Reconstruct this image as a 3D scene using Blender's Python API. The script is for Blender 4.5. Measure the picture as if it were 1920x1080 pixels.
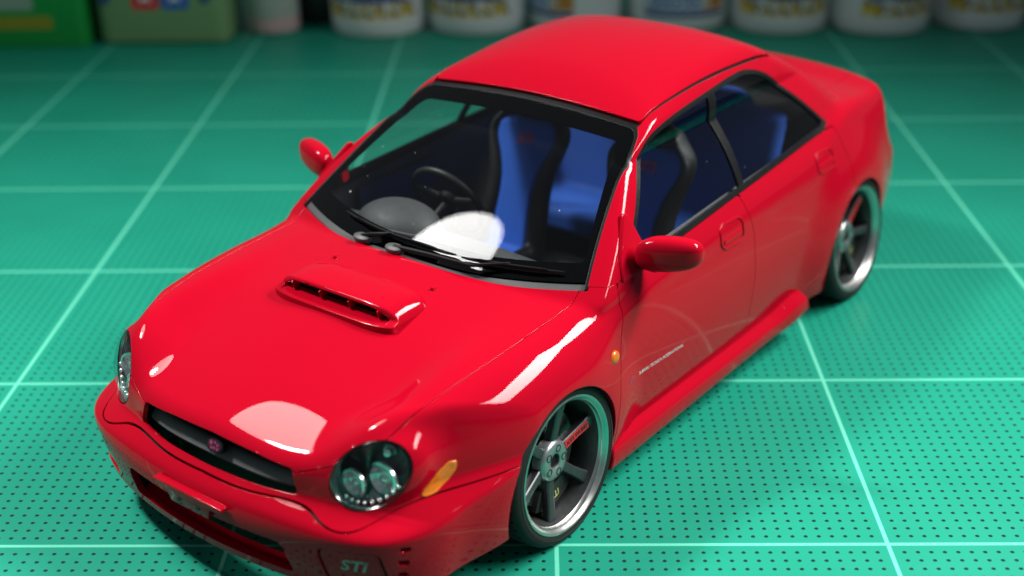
import bpy, bmesh, math, random
import numpy as np
from mathutils import Matrix, Vector

for _o in list(bpy.data.objects):
    bpy.data.objects.remove(_o, do_unlink=True)
scene = bpy.context.scene
COL = scene.collection
MM = 0.001

# ---------------------------------------------------------------- camera
CAM_F = 2496.49 / 1920.0
CAM_LOC = Vector((1.94735, -3.3053, 2.45125)) * 50 * MM
cam = bpy.data.cameras.new('camera')
cam_ob = bpy.data.objects.new('camera', cam)
COL.objects.link(cam_ob)
cam.sensor_width = 36.0
cam.lens = CAM_F * 36.0
cam.clip_start = 0.005
cam.clip_end = 20.0
_R = (Matrix.Rotation(0.02122, 3, 'Z') @ Matrix.Rotation(1.12348, 3, 'X') @ Matrix.Rotation(-0.01521, 3, 'Z'))
cam_ob.matrix_world = Matrix.Translation(CAM_LOC) @ _R.to_4x4()
scene.camera = cam_ob
cam.dof.use_dof = True
cam.dof.focus_distance = 0.206
cam.dof.aperture_fstop = 15.5
scene.view_settings.view_transform = 'Standard'
scene.view_settings.look = 'None'
scene.view_settings.exposure = -0.15
scene.view_settings.gamma = 1.0
scene.view_settings.use_curve_mapping = False

# car placement on the mat: heading and front-axle position
PSI = math.radians(53.7)
CAR_O = Vector((98.3 - 36 * math.sin(PSI), -1.6 + 36 * math.cos(PSI), 0)) * MM

# ---------------------------------------------------------------- light
world = bpy.data.worlds.new('World')
scene.world = world
world.use_nodes = True
_bg = world.node_tree.nodes['Background']
_bg.inputs['Color'].default_value = (0.80, 0.9, 1.0, 1)
_bg.inputs['Strength'].default_value = 0.17

def area_lamp(name, loc, target, w, h, power, color, shape='ELLIPSE', spread=180):
    l = bpy.data.lights.new(name, 'AREA')
    l.shape = shape
    l.size, l.size_y = w, h
    l.energy = power
    l.color = color
    l.spread = math.radians(spread)
    o = bpy.data.objects.new(name, l)
    COL.objects.link(o)
    o.location = loc
    d = Vector(target) - Vector(loc)
    o.rotation_euler = d.to_track_quat('-Z', 'Y').to_euler()
    return o
area_lamp('lamp_shade', (-0.160, 0.120, 0.430), (0.010, -0.10, 0.0), 0.160, 0.160, 0.50, (1.0, 0.99, 0.97), spread=100)
area_lamp('lamp_bulb', (-0.178, 0.085, 0.416), (0.000, -0.11, 0.0), 0.052, 0.052, 0.72, (1.0, 0.99, 0.97), spread=92)
area_lamp('side_lamp', (0.37, 0.03, 0.29), (0.12, -0.09, 0.0), 0.30, 0.065, 1.18, (1.0, 0.99, 0.97), 'RECTANGLE', spread=100)

# ---------------------------------------------------------------- helpers
def spl(xs, ys):
    xs = np.array(xs, float); ys = np.array(ys, float); n = len(xs)
    h = np.diff(xs); A = np.zeros((n, n)); b = np.zeros(n); A[0, 0] = A[-1, -1] = 1
    for i in range(1, n - 1):
        A[i, i-1] = h[i-1]; A[i, i] = 2 * (h[i-1] + h[i]); A[i, i+1] = h[i]
        b[i] = 6 * ((ys[i+1]-ys[i]) / h[i] - (ys[i]-ys[i-1]) / h[i-1])
    m = np.linalg.solve(A, b)
    def f(x):
        x = np.clip(np.asarray(x, float), xs[0], xs[-1])
        i = np.clip(np.searchsorted(xs, x) - 1, 0, n - 2)
        d = x - xs[i]; hi = h[i]; e = xs[i+1] - x
        return (m[i]*e**3 + m[i+1]*d**3) / (6*hi) + (ys[i]/hi - m[i]*hi/6)*e + (ys[i+1]/hi - m[i+1]*hi/6)*d
    return f

def smax(p, q, r):
    h = np.clip(0.5 + 0.5*(p-q)/r, 0, 1)
    return q*(1-h) + p*h + r*h*(1-h)

def smin(p, q, r):
    return -smax(-p, -q, r)

def sstep(a, b, x):
    t = np.clip((x-a)/(b-a), 0, 1)
    return t*t*(3-2*t)

def poly_sdf(pts):
    """signed distance to a closed 2D polygon, negative inside"""
    P = np.array(pts, float); Q = np.roll(P, -1, 0)
    def f(u, v):
        u = np.asarray(u, float); v = np.asarray(v, float)
        best = np.full(u.shape, 1e9); inside = np.zeros(u.shape, bool)
        for (ax, ay), (bx, by) in zip(P, Q):
            ex, ey = bx-ax, by-ay; wx, wy = u-ax, v-ay
            t = np.clip((wx*ex + wy*ey) / max(ex*ex + ey*ey, 1e-12), 0, 1)
            best = np.minimum(best, (wx-ex*t)**2 + (wy-ey*t)**2)
            c = (ay > v) != (by > v)
            with np.errstate(divide='ignore', invalid='ignore'):
                xi = ax + (v-ay) * ex / (ey if ey != 0 else 1e-12)
            inside ^= c & (u < xi)
        d = np.sqrt(best)
        return np.where(inside, -d, d)
    return f

def rounded(pts, r, n=5):
    """polygon with every corner rounded by radius r (number or list)"""
    out = []; P = [np.array(p, float) for p in pts]; N = len(P)
    rs = r if hasattr(r, '__len__') else [r]*N
    for i in range(N):
        p, a, b = P[i], P[i-1], P[(i+1) % N]
        if rs[i] <= 0:
            out.append(tuple(p)); continue
        d1 = (a-p)/np.linalg.norm(a-p); d2 = (b-p)/np.linalg.norm(b-p)
        ang = math.acos(max(-1, min(1, float(d1@d2))))
        L = min(rs[i]/math.tan(ang/2), 0.48*np.linalg.norm(a-p), 0.48*np.linalg.norm(b-p))
        s, e = p+d1*L, p+d2*L
        for k in range(n+1):
            t = k/n
            out.append(tuple((1-t)**2*s + 2*t*(1-t)*p + t*t*e))
    return out

# ---------------------------------------------------------------- car body as a smooth level set (mm; x to the tail, y to the car's left, z up)
WF, WR, WZ = 5.0, 108.5, 12.9          # axle positions and wheel centre height
_base = spl([0, 4, 8, 14, 20, 26, 31, 35, 38, 42, 48], [31.8, 33.0, 34.0, 35.0, 35.4, 35.2, 34.6, 33.6, 32.4, 30.0, 25])
_plan = spl([-40, -25, -12, 5, 20, 50, 80, 100, 115, 130, 140, 150], [-1.2, -.4, -.1, .2, .1, .1, 0, -.2, -.9, -2.4, -4.2, -6.5])
_xf0 = spl([0, 5, 8, 11, 14, 15.8, 16.8, 17.4, 18.1, 18.8, 19.6, 21, 23.2, 26, 32, 45], [-33.0, -33.8, -34.3, -35.1, -35.6, -35.8, -35.5, -34.8, -33.4, -32.1, -31.7, -31.5, -31.0, -29.6, -27, -22])
_Hc = spl([-42, -36, -33.2, -31.8, -30.5, -28, -25, -20, -12, -5.7, 0, 6.4, 13, 20, 40, 70, 95, 108, 116, 126, 132, 135, 142, 155],
          [13.0, 18.8, 21.7, 23.0, 23.9, 25.15, 26.4, 28.25, 30.75, 32.5, 33.7, 34.8, 35.7, 36.4, 36.9, 37.9, 39.4, 41.0, 41.0, 40.4, 40.8, 40.6, 39.6, 38])
_Hd = spl([-40, -30, -23, -14, -6, 3, 18, 40, 70, 95, 115, 135, 150], [1.5, 1.6, 1.6, 1.9, 2.2, 2.6, 3.1, 1.6, 1.2, 1.4, 1.3, 1.2, 1.2])
_xr0 = spl([0, 5, 10, 16, 21, 24, 26, 30, 36, 41, 46], [140, 142.0, 143.6, 144.4, 144.2, 143.4, 141.4, 138.6, 135.8, 133.8, 133.2])
LAMP_C = np.array([-25.64, 25.84, 23.3])          # lamp face: centre, long axis, short axis, facing
LAMP_U = np.array([2.84, 4.16, 3.14]); LAMP_U /= np.linalg.norm(LAMP_U)
LAMP_V = np.array([0.0, -2.61, 3.42]); LAMP_V /= np.linalg.norm(LAMP_V)
LAMP_N = -np.cross(LAMP_U, LAMP_V); LAMP_N /= np.linalg.norm(LAMP_N)
_Rc = spl([38, 44.5, 50, 56, 62, 68, 75, 82, 90, 96, 110], [49.0, 53.0, 55.3, 56.9, 57.9, 58.5, 58.7, 58.3, 57.1, 55.6, 50])
_Rd = spl([38, 45.5, 56, 67, 78, 88, 100], [.8, 1.4, 2.6, 3.1, 3.1, 2.6, 2.2])

def flare(x, z):
    o = 0
    for cx, A, L in ((4.6, 1.5, 11.0), (WR, 1.7, 12.0)):
        d = np.sqrt((x-cx)**2 + (z-12.0)**2)
        o = o + A*(1-sstep(13.2, 13.2+L, d))
    return o

def W_side(x, z):
    return _base(z) + _plan(x) + flare(x, z)

def H_top(x, a):
    ax = np.where(x < -22, (x+22)/7.0, (x+22)/20.0); aa = np.where(a < 26.5, (a-26.5)/4.9, (a-26.5)/9.0)
    return _Hc(x) - _Hd(x)*(np.sqrt(a*a+49.0)-7.0)/22.83 + 3.0*np.exp(-ax*ax - aa*aa)

def X_front(a, z):
    t = sstep(15.8, 20.6, z)
    low = 0.0055*a*a + 3.0*(a/34.0)**8
    up = 21.5*(a/36.0)**3.6 + 1.4*(a/30.0)**4
    return _xf0(z) + low*(1-t) + up*t

def X_rear(a, z):
    return _xr0(z) - 8.0*(a/33.0)**3.2

def X_ws(a, z):
    t = (z-35.0)/17.5
    b0 = 12.4 + 7.0*(a/30.0)**2; b1 = 44.0 + 1.7*(a/23.0)**2
    return b0 + (b1-b0)*t - 3.5*t*(1-t)

def X_rg(a, z):
    t = (z-43.0)/12.0
    return 113.5 - 20.5*t + 1.5*t*(1-t)*4*0.5 - 5.0*(a/26.0)**2.5

def G_side(x, z):
    h = z-37.0
    return 32.5 - 0.47*h - 0.0065*h*h - 0.0009*np.maximum(x-60, 0)**2

def F(P):
    x, y, z = P[:, 0], P[:, 1], P[:, 2]; a = np.abs(y)
    side = a - W_side(x, z)
    top = (z - H_top(x, a)) * 0.93
    fr = (X_front(a, z) - x) * 0.9
    re = (x - X_rear(a, z)) * 0.9
    rt = 3.2 + 3.0*(1-sstep(8, 26, x)) - 1.6*sstep(95, 112, x)
    lb = smax(side, top, rt)
    lb = smax(lb, fr, 1.5 + 5.0*(1-sstep(16.0, 20.5, z)) )
    lb = smax(lb, re, 4.0 - 3.0*sstep(30, 38, z))
    # bug-eye lamp pod
    q = np.stack([x, a, z], 1) - (LAMP_C - LAMP_N*4.4)
    qn, qu, qv = q@LAMP_N, q@LAMP_U, q@LAMP_V
    e = np.sqrt((qn/5.8)**2 + (qu/8.0)**2 + (qv/6.2)**2)
    lb = smin(lb, (e-1)*6.0, 3.2)
    # greenhouse
    g = a - G_side(x, z)
    rf = (z - (_Rc(x) - _Rd(x)*(a/22.0)**2.6)) * 0.95
    gh = smax(g*0.92, rf, 1.9)
    gh = smax(gh, (X_ws(a, z)-x)*0.53, 1.6)
    gh = smax(gh, (x-X_rg(a, z))*0.52, 2.5)
    gh = smax(gh, a - (W_side(x, z) - 0.4), 1.2)
    gh = smax(gh, (31.5 - z)*0.8, 1.5)
    return smin(lb, gh, 0.5 + 0.9*sstep(24, 36, x))

def gradF(P, e=0.02, F=F):
    G = np.empty_like(P)
    for k in range(3):
        d = np.zeros(3); d[k] = e
        G[:, k] = (F(P+d) - F(P-d)) / (2*e)
    return G

def project(P, it=3, F=F):
    for _ in range(it):
        G = gradF(P, F=F); f = F(P)
        P = P - G*(f/np.maximum((G*G).sum(1), 1e-6))[:, None]
    return P

def normals(P, F=F):
    G = gradF(P, 0.05, F=F)
    return G / np.maximum(np.linalg.norm(G, axis=1), 1e-9)[:, None]

def surface_nets(lo, hi, h, F=F):
    ax = [np.arange(lo[k], hi[k]+h*0.5, h) for k in range(3)]
    n = [len(v) for v in ax]
    V = np.empty(n, np.float32)
    for i in range(n[0]):
        Y, Z = np.meshgrid(ax[1], ax[2], indexing='ij')
        V[i] = F(np.stack([np.full(Y.size, ax[0][i]), Y.ravel(), Z.ravel()], 1)).reshape(Y.shape)
    S = V < 0
    c = np.zeros([m-1 for m in n], np.int8)
    acc = np.zeros([m-1 for m in n] + [3], np.float32); cnt = np.zeros([m-1 for m in n], np.float32)
    cs = tuple(slice(0, m-1) for m in n)
    def sh(A, i, j, k):
        return A[i:i+n[0]-1, j:j+n[1]-1, k:k+n[2]-1]
    corners = [(i, j, k) for i in (0, 1) for j in (0, 1) for k in (0, 1)]
    for p in corners:
        for q in corners:
            d = (q[0]-p[0], q[1]-p[1], q[2]-p[2])
            if sum(d) == 1 and min(d) == 0:
                a, b = sh(V, *p), sh(V, *q)
                m = (a < 0) != (b < 0)
                t = np.where(m, a/np.where(m, a-b, 1), 0)
                for k in range(3):
                    acc[..., k] += np.where(m, p[k] + d[k]*t, 0)
                cnt += m
    act = cnt > 0
    idx = -np.ones(act.shape, np.int64); ii = np.argwhere(act); idx[act] = np.arange(len(ii))
    P = (ii + acc[act]/cnt[act][:, None]) * h + np.array(lo)
    quads = []
    for k in range(3):
        u, v = (k+1) % 3, (k+2) % 3
        sl0 = [slice(None)]*3; sl1 = [slice(None)]*3
        sl0[k] = slice(0, n[k]-1); sl1[k] = slice(1, n[k])
        s0, s1 = S[tuple(sl0)], S[tuple(sl1)]
        m = s0 != s1
        e = np.argwhere(m); flip = s0[m]
        ok = (e[:, u] > 0) & (e[:, v] > 0) & (e[:, u] < n[u]-1) & (e[:, v] < n[v]-1)
        e, flip = e[ok], flip[ok]
        def cell(du, dv):
            w = e.copy(); w[:, u] -= du; w[:, v] -= dv
            return idx[w[:, 0], w[:, 1], w[:, 2]]
        q = np.stack([cell(1, 1), cell(0, 1), cell(0, 0), cell(1, 0)], 1)
        q[~flip] = q[~flip][:, ::-1]
        quads.append(q)
    Q = np.concatenate(quads)
    Q = Q[(Q >= 0).all(1)]
    return P.astype(float), np.concatenate([Q[:, [0, 1, 2]], Q[:, [0, 2, 3]]])

def compact(P, T):
    used = np.unique(T); m = -np.ones(len(P), np.int64); m[used] = np.arange(len(used))
    return P[used], m[T]

def clip(P, T, phi, reproject=True):
    """keep the part of the mesh where phi < 0, cutting triangles exactly on phi = 0"""
    phi = np.where(np.abs(phi) < 0.02, -1e-9, phi)
    s = phi < 0; k = s[T].sum(1)
    keep = T[k == 3]; mix = T[(k == 1) | (k == 2)]
    new = []; cache = {}; tris = []; n0 = len(P)
    def cut(i, j):
        key = (i, j) if i < j else (j, i)
        r = cache.get(key)
        if r is None:
            t = phi[i]/(phi[i]-phi[j])
            new.append(P[i]*(1-t) + P[j]*t); r = cache[key] = n0+len(new)-1
        return r
    for a, b, c in mix.tolist():
        poly = []; v = (a, b, c)
        for q in range(3):
            i, j = v[q], v[(q+1) % 3]
            if s[i]: poly.append(i)
            if s[i] != s[j]: poly.append(cut(i, j))
        for q in range(1, len(poly)-1):
            if poly[0] != poly[q] and poly[q] != poly[q+1]:
                tris.append((poly[0], poly[q], poly[q+1]))
    if new:
        N = np.array(new)
        P = np.concatenate([P, N])
    T2 = np.concatenate([keep, np.array(tris, np.int64).reshape(-1, 3)])
    if len(T2) == 0:
        return np.zeros((0, 3)), T2
    return compact(P, T2)

def mirror_join(P, T):
    """left half (y >= 0) plus its mirror image, welded on the centre plane"""
    n = len(P); seam = np.abs(P[:, 1]) < 1e-4
    m = np.arange(n)+n; m[seam] = np.arange(n)[seam]
    Q = P*np.array([1, -1, 1])
    T2 = m[T][:, ::-1]
    return compact(np.concatenate([P, Q]), np.concatenate([T, T2]))

# ---------------------------------------------------------------- mesh builders
def loc(P):
    P = np.asarray(P, float)
    return P * np.array([-MM, MM, MM])

def link(name, me, parent=None, mat=None):
    o = bpy.data.objects.new(name, me)
    COL.objects.link(o)
    if parent is not None:
        o.parent = parent
    if mat is not None:
        me.materials.clear(); me.materials.append(mat)
    return o

def raw_mesh(name, P, faces, N=None, smooth=True):
    """P in car mm, faces wound for the car's own (left-handed) frame"""
    me = bpy.data.meshes.new(name)
    me.from_pydata(loc(P).tolist(), [], [tuple(int(i) for i in f)[::-1] for f in faces])
    me.update()
    if smooth:
        me.polygons.foreach_set('use_smooth', [True]*len(me.polygons))
        if N is not None:
            L = np.asarray(N)*np.array([-1, 1, 1])
            me.normals_split_custom_set_from_vertices(L.tolist())
    return me

def tile_rim(P, T, N, depth, lipw=0.10):
    """panel edge: small rounded lip, then a wall of the given depth"""
    E = np.concatenate([T[:, [0, 1]], T[:, [1, 2]], T[:, [2, 0]]])
    key = np.sort(E, 1); _, inv, cnt = np.unique(key, axis=0, return_inverse=True, return_counts=True)
    B = E[cnt[inv.ravel()] == 1]
    if len(B) == 0:
        return P, T.tolist(), N
    bv = np.unique(B); m = {int(v): i for i, v in enumerate(bv)}
    out = np.zeros((len(bv), 3))
    d = P[B[:, 1]]-P[B[:, 0]]
    o = np.cross(d, N[B[:, 0]]); o /= np.maximum(np.linalg.norm(o, axis=1), 1e-9)[:, None]
    # outward = away from the triangle
    for (i, j), w in zip(B.tolist(), o):
        out[m[i]] += w; out[m[j]] += w
    out /= np.maximum(np.linalg.norm(out, axis=1), 1e-9)[:, None]
    cen = P[T].mean(1)
    # orientation test on first edges
    e2t = {}
    for ti, t in enumerate(T.tolist()):
        for q in range(3):
            e2t[(t[q], t[(q+1) % 3])] = ti
    s = 0
    for (i, j), w in list(zip(B.tolist(), o))[:200]:
        s += np.sign(np.dot(w, cen[e2t[(i, j)]] - P[i]))
    if s > 0:
        out = -out
    n0 = len(P); k = len(bv); Nb = N[bv]; Pb = P[bv]
    rows = [(Pb, Nb), (Pb + out*lipw*0.7 - Nb*lipw*0.3, (Nb+out)), (Pb + out*lipw - Nb*lipw, out), (Pb + out*lipw*0.9 - Nb*depth, out)]
    PP = [P]; NN = [N]
    for r, nr in rows:
        PP.append(r); NN.append(nr/np.maximum(np.linalg.norm(nr, axis=1), 1e-9)[:, None])
    F_ = T.tolist()
    for i, j in B.tolist():
        a, b = m[i], m[j]
        for r in range(3):
            p, q = n0+r*k, n0+(r+1)*k
            F_.append((p+b, p+a, q+a, q+b))
    return np.concatenate(PP), F_, np.concatenate(NN)

def outward(P, T):
    """flip triangles so that they wind with the outward gradient (checked in the car frame)"""
    return T

def skin_panel(name, P, T, parent, mat, depth=0.7, lipw=0.1, offset=0.0, rim=True):
    P = project(P, 2); N = normals(P)
    if offset:
        P = P + N*offset
    if rim:
        P, F_, N = tile_rim(P, T, N, depth, lipw)
    else:
        F_ = T.tolist()
    return link(name, raw_mesh(name, P, F_, N), parent, mat)

# ---------------------------------------------------------------- materials
def new_mat(name):
    m = bpy.data.materials.new(name); m.use_nodes = True
    nt = m.node_tree; b = nt.nodes['Principled BSDF']
    return m, nt, b

def pmat(name, col, rough=0.5, metal=0.0, coat=0.0, coat_rough=0.03, ior=1.5, spec=0.5, noise=0.0, nscale=400, bump=0.0):
    m, nt, b = new_mat(name)
    b.inputs['Base Color'].default_value = (*col, 1)
    b.inputs['Roughness'].default_value = rough
    b.inputs['Metallic'].default_value = metal
    b.inputs['Coat Weight'].default_value = coat
    b.inputs['Coat Roughness'].default_value = coat_rough
    b.inputs['IOR'].default_value = ior
    b.inputs['Coat IOR'].default_value = 1.24
    b.inputs['Specular IOR Level'].default_value = spec
    if noise or bump:
        tc = nt.nodes.new('ShaderNodeTexCoord'); nz = nt.nodes.new('ShaderNodeTexNoise')
        nz.inputs['Scale'].default_value = nscale; nz.inputs['Detail'].default_value = 5
        nt.links.new(tc.outputs['Object'], nz.inputs['Vector'])
        if noise:
            mr = nt.nodes.new('ShaderNodeMapRange')
            mr.inputs['To Min'].default_value = 1-noise; mr.inputs['To Max'].default_value = 1+noise
            nt.links.new(nz.outputs['Fac'], mr.inputs['Value'])
            mx = nt.nodes.new('ShaderNodeMix'); mx.data_type = 'RGBA'; mx.blend_type = 'MULTIPLY'
            mx.inputs['Factor'].default_value = 1.0
            mx.inputs['A'].default_value = (*col, 1)
            nt.links.new(mr.outputs['Result'], mx.inputs['B'])
            nt.links.new(mx.outputs['Result'], b.inputs['Base Color'])
            rr = nt.nodes.new('ShaderNodeMapRange')
            rr.inputs['To Min'].default_value = max(0.02, rough*0.8); rr.inputs['To Max'].default_value = min(1, rough*1.2)
            nt.links.new(nz.outputs['Fac'], rr.inputs['Value'])
            nt.links.new(rr.outputs['Result'], b.inputs['Roughness'])
        if bump:
            bp = nt.nodes.new('ShaderNodeBump'); bp.inputs['Strength'].default_value = bump
            bp.inputs['Distance'].default_value = 0.0001
            nt.links.new(nz.outputs['Fac'], bp.inputs['Height'])
            nt.links.new(bp.outputs['Normal'], b.inputs['Normal'])
    return m

def glass_mat(name, tint, ior=1.5, rough=0.0, dust=0.0):
    """thin clear plastic pane: what is behind shows through, the surface mirrors by its angle"""
    m = bpy.data.materials.new(name); m.use_nodes = True
    nt = m.node_tree; nt.nodes.clear()
    out = nt.nodes.new('ShaderNodeOutputMaterial')
    tr = nt.nodes.new('ShaderNodeBsdfTransparent'); tr.inputs['Color'].default_value = (*tint, 1)
    gl = nt.nodes.new('ShaderNodeBsdfGlossy'); gl.inputs['Roughness'].default_value = rough
    fr = nt.nodes.new('ShaderNodeFresnel'); fr.inputs['IOR'].default_value = ior
    ge = nt.nodes.new('ShaderNodeNewGeometry')
    ir = nt.nodes.new('ShaderNodeMapRange'); ir.inputs['To Min'].default_value = ior; ir.inputs['To Max'].default_value = 1/ior
    nt.links.new(ge.outputs['Backfacing'], ir.inputs['Value']); nt.links.new(ir.outputs['Result'], fr.inputs['IOR'])
    mx = nt.nodes.new('ShaderNodeMixShader')
    nt.links.new(fr.outputs[0], mx.inputs[0]); nt.links.new(tr.outputs[0], mx.inputs[1]); nt.links.new(gl.outputs[0], mx.inputs[2])
    last = mx
    if dust:
        tc = nt.nodes.new('ShaderNodeTexCoord'); vo = nt.nodes.new('ShaderNodeTexVoronoi')
        vo.inputs['Scale'].default_value = 420.0
        nt.links.new(tc.outputs['Object'], vo.inputs['Vector'])
        nz = nt.nodes.new('ShaderNodeTexNoise'); nz.inputs['Scale'].default_value = 90
        nt.links.new(tc.outputs['Object'], nz.inputs['Vector'])
        th = nt.nodes.new('ShaderNodeMapRange'); th.inputs['From Min'].default_value = 0.45; th.inputs['From Max'].default_value = 0.8
        th.inputs['To Min'].default_value = 0.0; th.inputs['To Max'].default_value = 0.10
        nt.links.new(nz.outputs['Fac'], th.inputs['Value'])
        lt = nt.nodes.new('ShaderNodeMath'); lt.operation = 'LESS_THAN'
        nt.links.new(vo.outputs['Distance'], lt.inputs[0]); nt.links.new(th.outputs['Result'], lt.inputs[1])
        ml = nt.nodes.new('ShaderNodeMath'); ml.operation = 'MULTIPLY'; ml.inputs[1].default_value = dust
        nt.links.new(lt.outputs[0], ml.inputs[0])
        df = nt.nodes.new('ShaderNodeBsdfDiffuse'); df.inputs['Color'].default_value = (.7, .7, .72, 1)
        m2 = nt.nodes.new('ShaderNodeMixShader')
        nt.links.new(ml.outputs[0], m2.inputs[0]); nt.links.new(mx.outputs[0], m2.inputs[1]); nt.links.new(df.outputs[0], m2.inputs[2])
        last = m2
    nt.links.new(last.outputs[0], out.inputs['Surface'])
    return m

PAINT = pmat('red_lacquer', (0.41, 0.0018, 0.0135), 0.6, coat=1.0, coat_rough=0.012, spec=0.0)
DARK = pmat('black_inner_plastic', (0.006, 0.006, 0.006), 0.7, spec=0.2)
TRIM = pmat('satin_black_trim', (0.006, 0.006, 0.0065), 0.36, spec=0.22, noise=0.15, nscale=900)
GLOSSB = pmat('gloss_black', (0.004, 0.004, 0.005), 0.12, spec=0.3)
GREYP = pmat('grey_satin_plastic', (0.055, 0.058, 0.06), 0.5, noise=0.12, nscale=800)
GLASS = glass_mat('clear_window_plastic', (0.90, 0.93, 0.92), 1.52, dust=0.5)
GLASS_T = glass_mat('side_window_plastic', (0.84, 0.87, 0.87), 1.45, dust=0.3)
FRIT = pmat('black_window_border', (0.0008, 0.0008, 0.0009), 0.9, spec=0.0)
LENS = glass_mat('clear_lamp_lens', (0.93, 0.95, 0.95), 1.36)

# ---------------------------------------------------------------- the car
car = bpy.data.objects.new('model_car', None)
COL.objects.link(car)
car.location = CAR_O
car.rotation_euler = (0, 0, PSI + math.pi)
car.empty_display_size = 0.02
car['label'] = 'glossy red scale model sedan with hood scoop and round headlights on the cutting mat'
car['category'] = 'model car'

_bp, _bt = surface_nets((-40, -1.4, 2), (152, 42, 62), 0.58)
_bp = project(_bp, 3)
_bp, _bt = clip(_bp, _bt, -_bp[:, 1])
_bp[np.abs(_bp[:, 1]) < 0.03, 1] = 0.0

# --- outlines (all signed distances, negative inside)
_zlip = spl([0, 8, 14, 16, 18, 20.5, 22, 25, 30, 40], [22.4, 22.3, 22.2, 22.4, 23.0, 24.0, 24.6, 25.6, 26.5, 26.5])
_ysh = spl([-40, -26, -22, -15, -6, 5, 19, 30], [25.4, 26.0, 27.0, 28.1, 28.9, 29.2, 29.3, 29.3])
_zgap = spl([0, 10, 16.6, 19, 22, 25, 27.5, 29.5, 31, 40], [18.2, 18.3, 18.5, 18.2, 17.4, 17.0, 17.6, 18.8, 19.1, 19.1])
def xcowl(a): return 10.8 + 8.0*(a/30.0)**2
def lamp_uv(P):
    q = np.stack([P[:, 0], np.abs(P[:, 1]), P[:, 2]], 1) - LAMP_C
    return q@LAMP_U, q@LAMP_V, q@LAMP_N
def phi_lamp(P):
    u, v, n = lamp_uv(P)
    return np.maximum((np.sqrt((u/5.93)**2 + (v/4.31)**2) - 1)*4.9, P[:, 0]+14)
def phi_hood(P):
    x, a, z = P[:, 0], np.abs(P[:, 1]), P[:, 2]
    return np.maximum.reduce([(_zlip(a)-z)*0.8, a-_ysh(x), x-xcowl(a)])
def ws_edge(P):
    x, a, z = P[:, 0], np.abs(P[:, 1]), P[:, 2]
    aw = 30.4 + (22.9-30.4)*(z-34.2)/17.6
    zt = 53.0 - 1.3*(a/22.9)**2
    k = 0.92*(a-aw); t = 0.9*(z-zt)
    return np.maximum.reduce([smax(k, t, 1.6), x-52])
def phi_ws(P):
    return np.maximum.reduce([ws_edge(P), xcowl(np.abs(P[:, 1]))-P[:, 0], 33.0-P[:, 2]])
def phi_arch(P):
    x, a, z = P[:, 0], np.abs(P[:, 1]), P[:, 2]
    f = np.sqrt((x-4.6)**2 + (z-12.0)**2) - 13.5
    r = np.sqrt((x-WR)**2 + (z-12.0)**2) - 13.6
    return np.maximum(np.minimum(f, r), 24-a)
_dlo_pts = [(25.0, 35.6), (33, 41.9), (41.0, 48.0), (44.6, 50.3), (48.5, 51.3), (54.8, 52.1), (64.7, 52.8), (75.2, 53.3), (81, 53.0), (86.5, 51.2), (92, 47.4),
            (97, 43.0), (101.5, 38.9), (99, 38.0), (88, 37.6), (77, 37.2), (63, 36.7), (52, 36.2), (41.7, 35.7), (33, 35.3)]
def catmull(pts, n=6):
    P = np.array(pts, float); P = np.concatenate([[2*P[0]-P[1]], P, [2*P[-1]-P[-2]]]); out = []
    for i in range(1, len(P)-2):
        for k in range(n):
            t = k/n
            out.append(tuple(0.5*((2*P[i]) + (P[i+1]-P[i-1])*t + (2*P[i-1]-5*P[i]+4*P[i+1]-P[i+2])*t*t + (3*P[i]-P[i-1]-3*P[i+1]+P[i+2])*t**3)))
    return out + [tuple(P[-2])]
_dlo = poly_sdf(catmull(_dlo_pts[:13]) + _dlo_pts[13:])
def phi_dlo(P):
    return np.maximum(_dlo(P[:, 0], P[:, 2]), 15-np.abs(P[:, 1]))
_grille = poly_sdf(rounded([(-15.4, 22.8), (-8, 23.25), (0, 23.45), (8, 23.25), (15.4, 22.8), (16.6, 19.1), (8, 18.85), (0, 18.75), (-8, 18.85), (-16.6, 19.1)], [.5, 0, 0, 0, .5, .5, 0, 0, 0, .5]))
def phi_grille(P):
    return np.maximum(_grille(P[:, 1], P[:, 2]), P[:, 0]+20)
_intake = poly_sdf(rounded([(-16.3, 13.4), (16.3, 13.4), (16.9, 7.7), (-16.9, 7.7)], [1.6, 1.6, .7, .7]))
def phi_intake(P):
    return np.maximum(_intake(P[:, 1], P[:, 2]), P[:, 0]+20)
_fogp = poly_sdf(rounded([(21.6, 14.5), (30.2, 14.7), (30.6, 8.4), (22.3, 7.6)], [1.6, 1.4, 1.4, 1.6]))
def phi_fog(P):
    return np.maximum(_fogp(np.abs(P[:, 1]), P[:, 2]), P[:, 0]+18)
_notch = [poly_sdf(rounded([(32.0+k*-.4, 15.4-2.2*k), (32.9+k*-.4, 15.0-2.2*k), (32.8+k*-.4, 13.8-2.2*k), (31.9+k*-.4, 14.3-2.2*k)], .3)) for k in range(3)]
def phi_notch(P):
    a = np.abs(P[:, 1])
    return np.maximum(np.minimum.reduce([n(a, P[:, 2]) for n in _notch]), P[:, 0]+14)
_fd = poly_sdf([(18.75, 9.4), (64.2, 9.4), (64.7, 16.5), (65.0, 22.5), (64.3, 30.2), (62.8, 34.0), (61.9, 38.5), (23.2, 38.5), (23.0, 35.2), (22.2, 30), (20.2, 25), (19.2, 21), (18.75, 14)])
_rd = poly_sdf(rounded([(64.2, 9.4), (88, 9.4), (93, 11), (100, 24), (104.2, 26), (104.1, 29.5), (103.0, 33.5), (101.0, 40.0), (61.8, 40.0), (61.9, 38.5), (62.8, 34.0), (64.3, 30.2), (65.0, 22.5), (64.7, 16.5)], [0, 0, 0, 0, 0, 2, 3, 0, 0, 0, 0, 0, 0, 0]))
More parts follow.
